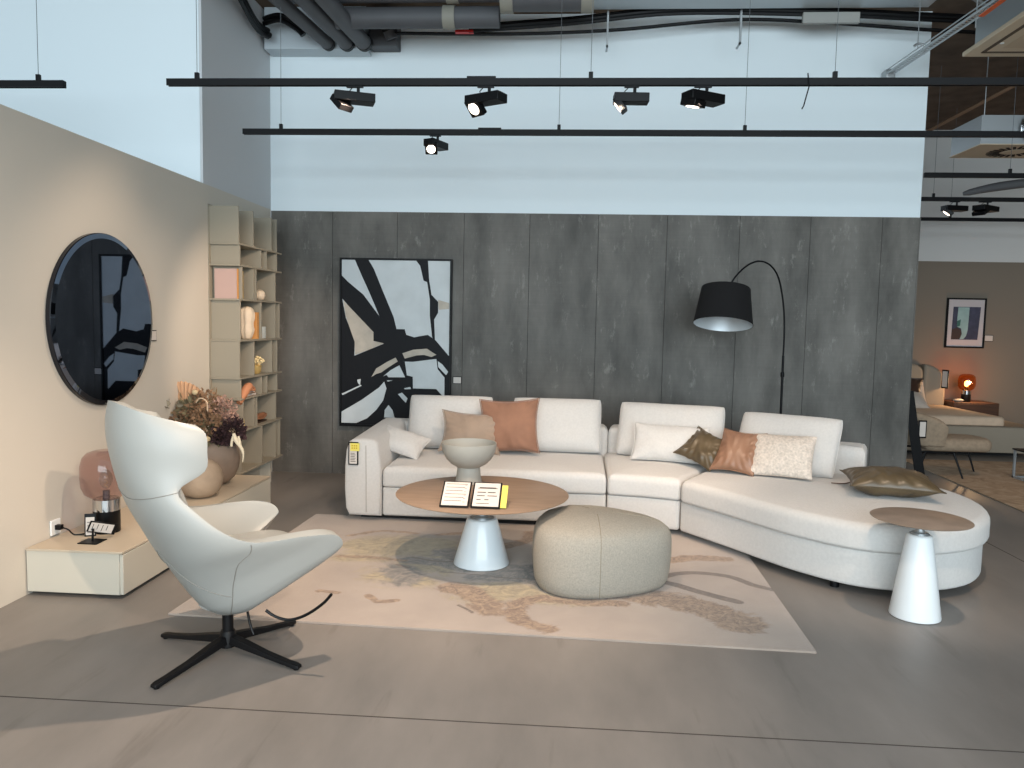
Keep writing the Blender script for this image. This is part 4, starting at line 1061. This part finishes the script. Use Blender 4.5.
# ================================================================== TRACKS AND SPOTLIGHTS
def track(label, x0, x1, Y, z, wires, tilt=0, conn=(), g='black lighting tracks'):
    t = thing('lighting_track', label, 'lighting track', ((x0+x1)/2, Y, z), 0, None); h = (x1-x0)/2
    MB().box((-h, -.018, -.016), (h, .018, .020)).box((-h, -.018, -.022), (h, -.010, -.016)).box((-h, .010, -.022), (h, .018, -.016)).build('rail', black_metal, t, smooth=False)
    for x in wires:
        c = MB().box((x-(x0+x1)/2-.013, -.012, .020), (x-(x0+x1)/2+.013, .012, .060)).build('wire_clamp', black_soft, t, bevel=.003)
        MB().tube([(x-(x0+x1)/2, 0, .05), (x-(x0+x1)/2, 0, CZ-z)], .0020, 5).build('wire', mat('steel_wire', rgb(96, 100, 104), .5), c)
    for x in conn: MB().box((x-(x0+x1)/2-.09, -.014, .020), (x-(x0+x1)/2+.09, .014, .034)).build('connector', black_soft, t, bevel=.003)
    return t
T1Y, T2Y = 4.85, 6.10
track('long front black lighting track, the nearer of the two main ones', -2.56, 6.2, T1Y, 2.985, [-2.366, .125, 1.586, 4.6], conn=[-.55])
track('long rear black lighting track close to the back wall', -2.60, 6.8, T2Y, 2.985, [-2.291, -.079, 1.342, 4.4], conn=[-.62])
track('short black lighting track end above the left wall', -7.5, -3.245, T1Y, 2.975, [-3.42, -6])
track('black lighting track highest in the far bedroom bay', 3.25, 8.5, 7.36, 2.925, [4.0, 6.5])
track('black lighting track in the bedroom bay that carries two spotlights', 3.35, 8.5, 8.7, 2.93, [3.95, 6.5])
track('farthest black lighting track above the bed', 3.4, 8.5, 10.3, 2.94, [4.9, 7.5])
def spotlight(label, x, Y, z, rz, flip, lit, lens_dir, s=1.0):
    """gear box hung from an adapter, a tilting lamp plate under one end"""
    t = thing('spotlight', label, 'spotlight', (x, Y, z-.023))
    MB().box((-.075*s, -.014, -.010), (.03*s, .014, .0)).build('adapter', black_soft, t, bevel=.002)
    MB().tube([(0, 0, -.01), (0, 0, -.05)], .010, 12).build('stem', black_soft, t)
    M = Matrix.Translation((0, 0, -.05)) @ Matrix.Rotation(rz, 4, 'Z')
    MB().box((-.15*s, -.055*s, -.055), (.10*s, .055*s, 0), M).build('housing', black_soft, t, bevel=.004)
    MB().tube([(-.04, .0, -.012), (-.06, .01, -.03), M @ Vector((-.06, 0, 0))], .003, 6).build('cable', black_soft, t)
    q = Vector(lens_dir).normalized().to_track_quat('Z', 'Y').to_matrix().to_4x4()
    Mh = Matrix.Translation(M @ Vector((-.10*s, 0, -.065))) @ q
    hp = MB().box((-.055*s, -.055*s, -.018), (.055*s, .055*s, .022), Mh).build('lamp_head', black_soft, t, bevel=.004)
    MB().lathe([(.040*s, .0222), (.040*s, .0235)], n=32, M=Mh, cap0=True, cap1=True).build('lens', lit_lens if lit else unlit_lens, hp)
    return t
spotlight('leftmost spotlight on the front track, its lamp turned down and left', -1.325, T1Y, 2.985, R_(22), 0, False, (-.6, .35, -.75))
spotlight('lit spotlight facing the camera on the front track below the connector', -.50, T1Y, 2.985, R_(-28), 0, True, (-.55, -.62, -.75))
spotlight('small side-on spotlight on the front track, third from left', .395, T1Y, 2.985, R_(3), 0, True, (-.75, .1, -.6), .85)
spotlight('rightmost spotlight on the front track with its lamp glowing downward', .83, T1Y, 2.985, R_(30), 0, True, (-.15, .15, -1))
spotlight('only spotlight on the rear track, lit and facing the camera', -1.03, T2Y, 2.985, R_(65), 0, True, (.05, -.75, -.6), .85)
spotlight('left spotlight of the pair over the bedroom bay', 4.20, 8.7, 2.93, R_(12), 0, True, (-.6, .2, -.8))
spotlight('right spotlight of the pair over the bedroom bay', 4.52, 8.7, 2.93, R_(35), 0, False, (.4, .3, -1), 1.2)
mb = MB(); mb.tube([(1.42, T1Y-.02, 3.03), (1.43, T1Y-.022, 2.95), (1.405, T1Y-.02, 2.84), (1.395, T1Y-.02, 2.82)], .004, 6)
tag(mb.build('cable_tie', black_soft, None), 'thin dark cable tie dangling from the front track', 'cable tie')

# ================================================================== CEILING SERVICES
def tagmesh(name, mb, m, label, cat, **k): return tag(mb.build(name, m, None, **k), label, cat)
bx = thing('duct_box', 'pale grey boxed duct high in the back left corner', 'duct', (0, 0, 0))
MB().box((-2.80, 7.05, 3.955), (-1.86, 7.255, CZ-.005)).build('box', mat('bulkhead_paint', rgb(190, 200, 206), .8), bx, smooth=False)
bx2 = thing('duct_box', 'grey metal box right of the three slanting pipes', 'duct', (0, 0, 0))
MB().box((-1.84, 7.08, 3.99), (-1.58, 7.255, CZ-.005)).build('box', duct_grey, bx2, bevel=.01)
for i, (xe, xs, ze, r_) in enumerate([(-2.19, -2.45, 3.98, .055), (-2.02, -2.20, 3.985, .065), (-1.86, -2.02, 3.99, .07)]):
    t = thing('ceiling_pipe', ['thin leftmost of three slanting grey insulated ceiling pipes', 'middle of three slanting grey insulated ceiling pipes', 'rightmost of three slanting grey insulated ceiling pipes'][i], 'pipe', (0, 0, 0))
    d = Vector((xe-xs, 7.0-5.0, ze-4.0)); e = Vector((xe, 7.0, ze))
    MB().tube([Vector((xs, 5.0, 4.02)), e], r_, 24).build('pipe', duct_grey, t)
    MB().tube([e-d.normalized()*.02, e+d.normalized()*.02], r_*1.08, 24).build('end_collar', black_soft, t)
def hpipe(label, x0, x1, Y, z, r_, clamps=(), m=duct_grey):
    t = thing('ceiling_pipe', label, 'pipe', (0, 0, 0))
    MB().tube([(x0, Y, z), (x1, Y, z)], r_, 28).build('pipe', m, t)
    for x in clamps: MB().tube([(x-.05, Y, z), (x+.05, Y, z)], r_*1.12, 28).build('clamp', duct_clamp, t)
    return t
hpipe('thick grey insulated pipe crossing under the ceiling with beige clamps', -1.98, -.60, 6.55, 4.03, .085, (-1.02,))
hpipe('upper grey pipe running along the ceiling above the clamped pipe', -2.4, .10, 6.45, 4.20, .085, (-.98,))
hpipe('wide grey round duct ending with a flange near the ceiling centre', -.55, .14, 6.30, 4.10, .12, (.12, -.52))
t = thing('pipe_elbow', 'grey pipe elbow dropping beside the metal box', 'pipe', (0, 0, 0))
MB().tube(cr([(-1.66, 6.9, 4.22), (-1.66, 6.95, 4.15), (-1.63, 7.0, 4.08), (-1.61, 7.02, 4.03)], 5), .055, 20).build('pipe', duct_grey, t)
MB().tube([(-1.645, 6.975, 4.115), (-1.638, 6.985, 4.10)], .062, 20).build('ring', black_soft, t)
def cap_lamp(label, x, Y, z):  # rounded end of a white strip lamp, modelled unlit
    t = thing('ceiling_fitting', label, 'ceiling fitting', (x, Y, z))
    MB().lathe([(.02, 0), (.038, .01), (.045, .04), (.045, .18)], n=24, cap0=True, cap1=True).build('body', white_pl, t)
cap_lamp('white rounded ceiling fitting above the leftmost spotlight', -1.21, 5.3, 4.17-.05)
cap_lamp('white rounded ceiling fitting above the ceiling duct', -.55, 5.3, 4.09)
# black cable bundles
def bundle(label, pts, r_, k=3, m=black_soft):
    mb = MB()
    for i in range(k):
        a = 2*PI*i/k; o = Vector((0, math.cos(a)*r_*.7, math.sin(a)*r_*.7)); mb.tube([Vector(p)+o for p in cr(pts, 6)], r_*.62, 8)
    return tagmesh('cable_bundle', mb, m, label, 'cable')
bundle('upper black cable bundle sweeping along the top of the white wall', [(-.9, 6.9, 4.07), (.0, 6.9, 4.13), (.9, 6.9, 4.21), (2.1, 6.9, 4.19), (2.9, 6.95, 4.17), (3.8, 7.0, 4.14)], .030, 4)
bundle('lower thin black cable sagging along the top of the white wall', [(-1.6, 7.0, 4.07), (-.5, 7.0, 4.06), (.4, 7.0, 4.09), (1.4, 7.0, 4.17), (2.2, 7.0, 4.14), (3.0, 7.0, 4.08), (3.7, 7.0, 4.04)], .018, 2)
bundle('dark cables hanging in the upper left corner', [(-2.55, 5.2, 4.2), (-2.66, 6.0, 4.16), (-2.74, 6.7, 4.05), (-2.70, 6.9, 4.03)], .04, 3)
bundle('dark cable ends fanning out beside the left pipes', [(-2.72, 6.85, 4.12), (-2.55, 6.8, 4.13), (-2.40, 6.8, 4.05), (-2.35, 6.8, 4.00)], .035, 3)
bundle('grey cables beside the ceiling cassette', [(3.35, 6.9, 4.3), (3.55, 6.8, 4.10), (3.7, 6.8, 3.95), (3.95, 6.7, 4.0), (4.1, 6.6, 4.2)], .018, 2, mat('grey_cable', rgb(120, 120, 118), .6))
tagmesh('red_tape_mark', MB().box((-1.02, 6.88, 4.035), (-.86, 6.93, 4.055)), red_m, 'small red mark under the grey pipe above the white wall', 'tape')
# grey cable tray along the wall head
def tray(label, p0, p1, w, rungs, m=galv, part_orange=False):
    t = thing('cable_tray', label, 'cable tray', (0, 0, 0)); p0 = Vector(p0); p1 = Vector(p1); d = (p1-p0); L_ = d.length; d.normalize()
    s = d.cross(Vector((0, 0, 1))).normalized()
    mb = MB()
    for k in (-1, 1): mb.tube([p0+s*w/2*k, p1+s*w/2*k], .010, 4)
    mb.tube([p0+s*w/2+Vector((0, 0, .03)), p1+s*w/2+Vector((0, 0, .03))], .006, 4); mb.tube([p0-s*w/2+Vector((0, 0, .03)), p1-s*w/2+Vector((0, 0, .03))], .006, 4)
    mb.build('side_rail', m, t, smooth=False)
    mb = MB()
    n = int(L_/.045)
    for k in range(n):
        q = p0+d*(L_*k/n); mb.add([q+s*w/2-d*.011, q-s*w/2-d*.011, q-s*w/2+d*.011, q+s*w/2+d*.011], [(0, 1, 2, 3)])
    mb.build('rungs', m, t, smooth=False, solid=.003)
    return t
ct = tray('slim perforated metal cable tray running toward the camera at upper right', (2.815, 7.2, 3.765), (2.74, 3.4, 3.56), .06, 60)
MB().box((2.765, 5.2, 3.645), (2.80, 5.6, 3.652)).build('orange_strip', orange_m, ct, smooth=False)
MB().tube([(2.80, 6.6, 3.79), (2.80, 6.6, CZ)], .004, 6).build('hanger_rod', galv, ct)
MB().tube(cr([(2.77, 6.6, 3.80), (2.80, 6.6, 3.82), (2.85, 6.6, 3.81), (2.86, 6.6, 3.77), (2.85, 6.6, 3.74)], 4), .010, 8).build('hanger_hook', galv, ct)
MB().box((2.775, 7.14, 3.72), (2.855, 7.259, 3.80)).build('wall_bracket', galv, ct, bevel=.01)
tr2 = thing('cable_tray', 'flat grey cable tray along the head of the white wall', 'cable tray', (0, 0, 0))
MB().box((.15, 6.60, 4.185), (2.95, 6.80, 4.20)).box((.15, 6.60, 4.185), (2.95, 6.61, 4.23)).build('tray', galv, tr2, smooth=False)
MB().box((1.95, 6.84, 4.08), (2.42, 6.88, 4.17)).build('junction_box', mat('weathered_grey_plastic', rgb(150, 150, 146), .6), tr2, bevel=.006)
for (x, z0_) in ((.31, 3.90), (1.44, 3.92)):
    MB().box((x-.008, 6.86, z0_), (x+.008, 6.89, 4.20)).box((x-.008, 6.86, z0_), (x+.008, 7.0, z0_+.012)).build('bracket', galv, tr2, smooth=False)
# ceiling cassette
ca = thing('ceiling_cassette', 'cream air conditioning cassette at the top right corner', 'air conditioner', (3.075, 6.44, 3.662))
MB().prism([(0, 0), (1.1, 0), (1.1, -1.1), (0, -1.1)], 0, .035).build('panel', cream_panel, ca, bevel=.006)
MB().box((.06, -1.04, .035), (1.04, -.06, .30)).build('body', galv, ca, bevel=.004)
for (a, b) in (((.10, -.12), (1.0, -.09)), ((.10, -1.01), (1.0, -.98)), ((.09, -1.0), (.12, -.10)), ((.98, -1.0), (1.01, -.10))):
    MB().box((a[0], a[1], -.003), (b[0], b[1], .0)).build('air_slot', mat('slot_shadow', rgb(90, 78, 66), .8), ca, smooth=False)
MB().box((.2, -.9, -.004), (.9, -.2, -.0005)).build('grille', mat('grille_cream', rgb(196, 176, 150), .6), ca, bevel=.004)
MB().ball((.14, -.30, -.002), .016, 8, (1, 1, .3)).build('indicator', white_pl, ca)
for (x, y) in ((.06, -.06), (1.04, -1.04), (.06, -1.04), (1.04, -.06)): MB().tube([(x, y, .2), (x, y, CZ-3.662)], .006, 6).build('hanger_rod', galv, ca)
# swirl diffuser box with flexible duct
df = thing('air_diffuser', 'square swirl air diffuser box with crinkled silver duct at right', 'air diffuser', (3.78, 8.05, 3.226))
MB().box((0, -.58, 0), (.95, 0, .008)).build('panel', cream_panel, df, bevel=.002, seg=1)
MB().box((.01, -.56, .008), (.9, -.01, .27)).build('box', galv, df, smooth=False)
mb = MB()
for k in range(24):
    a = 2*PI*k/24; M = Matrix.Translation((.46, -.29, -.004)) @ Matrix.Rotation(a, 4, 'Z'); mb.box((.12, -.013, 0), (.23, .013, .003), M @ Matrix.Rotation(.3, 4, 'Z'))
mb.build('swirl_slots', mat('slot_dark', rgb(40, 32, 26), .8), df, smooth=False)
MB().lathe([(.10, -.006), (.10, -.001)], (.46, -.29, 0), 32, cap0=True, cap1=True).build('centre_disc', cream_panel, df)
pts = cr([(.45, -.56, .15), (.50, -.70, .16), (.62, -.82, .22), (.85, -.90, .36), (1.1, -.95, .5), (1.5, -1.0, .55)], 10)
MB().tube(pts, [.115+.010*math.sin(i*2.2) for i in range(len(pts))], 20).build('flexible_duct', foil, df)
MB().tube([(.06, -.50, .2), (.06, -.50, CZ-3.226)], .005, 6).build('hanger_rod', galv, df)
MB().tube([(.86, -.06, .2), (.86, -.06, CZ-3.226)], .005, 6).build('hanger_rod', galv, df)
tagmesh('conduit', MB().tube([(4.88, 11.3, 4.22), (4.88, 6.0, 4.22)], .022, 10), mat('rust_conduit', rgb(140, 108, 82), .7), 'thin conduit running along the brown ceiling at right', 'pipe')
sd = thing('ceiling_fitting', 'small white round detector under the ceiling at right edge', 'smoke detector', (5.0, 8.2, CZ-.06))
MB().lathe([(.03, 0), (.05, .01), (.055, .04), (.055, .058)], n=24, cap0=True, cap1=True).build('body', white_pl, sd)
# grey bracket arm behind the diffuser, tapering to the left
t = tagmesh('bracket_arm', MB().tube(cr([(4.55, 9.3, 3.09), (4.9, 9.2, 3.16), (5.5, 9.1, 3.22), (6.2, 9.0, 3.24)], 4), [.02, .035, .04, .045, .05, .05, .05, .05, .05, .05, .05, .05, .05], 12), mat('matt_grey_metal', rgb(96, 96, 98), .7), 'grey tapered bracket arm hanging below the swirl diffuser', 'bracket')

# ================================================================== FAR BEDROOM
rg2 = thing('rug', 'beige patterned rug on the floor of the far bedroom bay', 'rug', (0, 0, 0))
MB().prism([(3.86, 5.6), (6.6, 5.6), (6.6, 9.15), (3.97, 9.15)], .001, .012).build('pile', petal_mat('bedroom_rug_pile', rgb(150, 124, 98), rgb(176, 148, 120), rgb(192, 168, 142), 5), rg2, bevel=.003)
bed = thing('bed', 'low upholstered bed with padded rounded headboard in the far bay', 'bed', (0, 0, 0))
bedf = mat('beige_bed_fabric', rgb(150, 138, 122), .9, bump=.3, bscale=120)
bedc = mat('peach_bedspread', rgb(214, 186, 160), .9, bump=.3, bscale=40, var=.05, vscale=15)
slab(dens(rcorner([(3.64, 9.55), (5.78, 9.55), (5.78, 10.78), (3.64, 10.78)], .06), .1), .05, .365, .03, .01, 'bed_base', bedf, bed, ni=3)
MB().box((3.8, 9.7, .0), (5.6, 10.7, .05)).build('plinth', dark_under, bed, smooth=False)
slab(dens(rcorner([(3.74, 9.66), (5.42, 9.66), (5.36, 11.1), (3.74, 11.1)], .08), .08), .36, .475, .05, .02, 'bedspread', bedc, bed, ni=5, puff=.03, wave=.02)
for (x0, x1) in ((3.75, 4.40), (4.41, 5.07), (5.08, 5.38)):
    prof = []
    w = x1-x0
    for k in range(25):
        a = PI*k/24; prof.append((x0+w/2-w/2*math.cos(a), .86+.20*math.sin(a)**.5) if x1 < 5.2 else (x0+w/2-w/2*math.cos(a)*1.0, .62+.42*math.sin(a/2+PI/2*1.0)**.6 if k >= 0 else 0))
    if x1 > 5.2: prof = [(x0, 1.04), (x0+.08, 1.03), (x0+.17, .99), (x0+.25, .92), (x0+.30, .82), (x1, .7)]
    pts = [(x0, .3)]+prof+[(x1, .3)]
    MM = Matrix(((1, 0, 0, 0), (0, 0, 1, 0), (0, 1, 0, 0), (0, 0, 0, 1)))
    MB().prism(pts, 11.12, 11.30, M=MM).build('headboard_pad', bedf, bed, bevel=.035)
hbt = thing('price_tag', 'black framed price tag hanging on the right side of the headboard', 'tag', (5.335, 11.06, .84), R_(-68))
MB().box((-.055, -.006, -.13), (.055, .006, .13)).build('frame', black_soft, hbt, bevel=.003)
MB().box((-.04, -.008, -.11), (.04, -.004, .11)).build('paper', paper, hbt, smooth=False)
dkb = mat('dark_brown_satin', rgb(66, 44, 32), .5, sheen=.3)
pillow('pale pillow standing behind the brown cushion on the bed', mat('pale_bed_linen', rgb(206, 190, 176), .9), (4.72, 10.75, .50), .5, .36, .16, 0, 25, seed=20, name='pillow', cat='pillow')
pillow('dark brown cushion standing on the bed', dkb, (4.62, 10.5, .50), .46, .42, .13, 8, 20, tilt=12, seed=21, pinch=.3)
pillow('pale pillow lying in front at the head of the bed', MATS['pale_bed_linen'], (4.50, 10.2, .50), .55, .30, .16, 5, 50, seed=22, name='pillow', cat='pillow')
ns = thing('nightstand', 'dark wooden nightstand beside the bed under the framed print', 'nightstand', (5.70, 11.12, 0))
wd = mat('dark_walnut', rgb(84, 56, 40), .5, var=.2, vscale=6, stretch=(1, 1, 8))
MB().box((-.30, -.22, .22), (.30, .24, .53)).build('body', wd, ns, bevel=.004)
MB().box((-.29, -.232, .235), (.29, -.22, .515)).build('drawer_front', wd, ns, bevel=.003)
for (x, y) in ((-.27, -.2), (.27, -.2), (-.27, .21), (.27, .21)): MB().box((x-.015, y-.015, 0), (x+.015, y+.015, .22)).build('leg', black_metal, ns, smooth=False)
bottle_lamp('glowing amber glass table lamp on the dark nightstand', (5.63, 11.06, .531), .84, amber_glass, black_soft, lit=True)
dish = MB().ball((5.49, 10.98, .556), .06, 10, (1.2, .8, .4)).build('trinket_bowl', mat('grey_stone_dish', rgb(150, 146, 140), .6), None); tag(dish, 'small white rounded dish left of the amber lamp', 'dish')
pr_ = thing('framed_print', 'framed abstract print in pale green and dark blue above the nightstand', 'picture', (0, 11.37, 0))
QX0, QX1, QZ0, QZ1 = 5.45, 5.99, 1.275, 1.985
fr = MB(); fw2 = .022
fr.box((QX0, 0, QZ0), (QX0+fw2, .028, QZ1)).box((QX1-fw2, 0, QZ0), (QX1, .028, QZ1)).box((QX0+fw2, 0, QZ0), (QX1-fw2, .028, QZ0+fw2)).box((QX0+fw2, 0, QZ1-fw2), (QX1-fw2, .028, QZ1))
fr.build('frame', black_metal, pr_, smooth=False)
MB().box((QX0+fw2, .012, QZ0+fw2), (QX1-fw2, .025, QZ1-fw2)).build('mount', mat('grey_mount', rgb(190, 184, 186), .6), pr_, smooth=False)
def rectart(name, m, poly, d):
    MM = Matrix(((1, 0, 0, 0), (0, 0, 1, 0), (0, 1, 0, 0), (0, 0, 0, 1)))
    f = lambda p: (QX0+(p[0]-165)/(605-165)*(QX1-QX0), QZ1-(p[1]-100)/(640-100)*(QZ1-QZ0))
    MB().prism([f(p) for p in poly], d, .012, M=MM).build(name, m, pr_, smooth=False, tri=True)
rectart('print_ground', mat('print_indigo', rgb(62, 64, 84), .5, var=.3, vscale=9), [(240, 195), (548, 195), (530, 550), (232, 550)], .0105)
rectart('print_shape', mat('print_mint', rgb(150, 178, 176), .5, var=.12, vscale=9), [(295, 200), (420, 200), (415, 440), (400, 510), (370, 545), (330, 545), (350, 480), (340, 430), (290, 410), (290, 320)], .0095)
rectart('print_shape', mat('print_umber', rgb(66, 50, 46), .5), [(235, 545), (235, 440), (290, 420), (335, 440), (350, 490), (335, 530), (310, 548)], .0085)
rectart('print_shape', mat('print_green', rgb(60, 104, 96), .5), [(290, 350), (330, 330), (325, 400), (290, 412)], .0088)
wallcard('small label card right of the framed print in the far bay', (6.06, 11.399, 1.42), 0, .12, .09)
# bedroom armchair
rc = thing('lounge_chair', 'beige upholstered chair with thin black metal legs in the far bay', 'chair', (0, 0, 0))
chf = mat('beige_boucle_chair', rgb(150, 132, 112), .95, bump=.8, bscale=60, var=.12, vscale=30)
slab(dens(rcorner([(3.72, 8.0), (4.38, 8.02), (4.44, 8.18), (4.38, 8.46), (3.72, 8.5)], .12, 6), .05), .275, .415, .065, .06, 'seat', chf, rc, ni=4, puff=.015)
vs = []; fs = []
nA, nZ = 24, 10
for side in (0, 1):
    for j in range(nZ+1):
        f = j/nZ
        for i in range(nA+1):
            a = R_(70+220*i/nA); hgt = .20+.17*math.sin(PI*i/nA)**.5
            r_ = (.30 if side == 0 else .22)+.05*f; z = .33+hgt*f
            if f == 1: r_ = .315 if side == 0 else .285
            vs.append((3.80+r_*math.cos(a)*.95, 8.25+r_*math.sin(a), z))
q = (nA+1)*(nZ+1)
for s_ in (0, 1):
    for j in range(nZ):
        for i in range(nA): a = s_*q+j*(nA+1)+i; fs.append((a, a+1, a+nA+2, a+nA+1))
for i in range(nA): a = nZ*(nA+1)+i; fs.append((a, a+1, a+1+q, a+q)); a = i; fs.append((a, a+1, a+1+q, a+q))
for j in range(nZ): a = j*(nA+1); fs.append((a, a+nA+1, a+nA+1+q, a+q)); a += nA; fs.append((a, a+nA+1, a+nA+1+q, a+q))
MB().add(vs, fs).build('backrest', chf, rc, angle=80, sub=1)
MB().tube([(3.70, 8.06, .265), (4.02, 8.06, .265), (4.02, 8.06, .26)], .011, 8).tube([(3.70, 8.44, .265), (4.34, 8.44, .265)], .011, 8).tube([(4.02, 8.06, .265), (4.34, 8.44, .265)], .011, 8).build('frame', black_metal, rc)
for a, b in (((4.02, 8.06, .265), (4.09, 7.98, .0)), ((4.34, 8.44, .27), (4.42, 8.41, .0)), ((3.70, 8.44, .265), (3.66, 8.55, 0)), ((3.74, 8.06, .265), (3.64, 8.0, 0))):
    MB().tube([a, b], [.012, .009], 8).build('leg', black_metal, rc)
t = thing('price_tag', 'black framed price tag hanging on the back of the beige chair', 'tag', (3.635, 7.93, .525), R_(5))
MB().box((-.042, -.005, -.10), (.042, .005, .08)).build('frame', black_soft, t, bevel=.003)
MB().box((-.030, -.007, -.085), (.030, -.004, .065)).build('paper', paper, t, smooth=False)
# slanted black stand just past the wall end
es = thing('easel', 'black slanting leg of a stand just past the concrete wall', 'stand', (0, 0, 0))
def bar(mb, a, b, w, d):
    a = Vector(a); b = Vector(b); z = (b-a).normalized(); x = Vector((1, 0, 0)); x = (x-z*x.dot(z)).normalized(); y = z.cross(x)
    vs = [p+x*sx*w/2+y*sy*d/2 for p in (a, b) for sx, sy in ((-1, -1), (1, -1), (1, 1), (-1, 1))]
    mb.add(vs, [(0, 1, 2, 3), (4, 7, 6, 5), (0, 4, 5, 1), (1, 5, 6, 2), (2, 6, 7, 3), (3, 7, 4, 0)]); return mb
bar(MB(), (3.60, 7.82, 0), (3.43, 7.82, .90), .085, .03).build('leg', black_metal, es, smooth=False)
bar(MB(), (3.24, 7.82, 0), (3.40, 7.82, .90), .03, .03).build('leg', black_metal, es, smooth=False)
MB().box((3.38, 7.80, .885), (3.47, 7.84, .91)).build('head', black_metal, es, smooth=False)
# metal frame side table at right edge
ft = thing('side_table', 'thin metal frame side table at the right edge of the bedroom rug', 'table', (4.86, 7.95, .0125))
for (x, y) in ((-.19, -.19), (.19, -.19), (-.19, .19), (.19, .19)): MB().box((x-.01, y-.01, 0), (x+.01, y+.01, .29)).build('leg', galv, ft, smooth=False)
mb = MB()
for y in (-.19, .19): mb.box((-.2, y-.01, .0), (.2, y+.01, .02))
for x in (-.19, .19): mb.box((x-.01, -.2, .0), (x+.01, .2, .02))
mb.build('floor_frame', galv, ft, smooth=False)
MB().box((-.21, -.21, .29), (.21, .21, .305)).build('tabletop', black_metal, ft, bevel=.002)
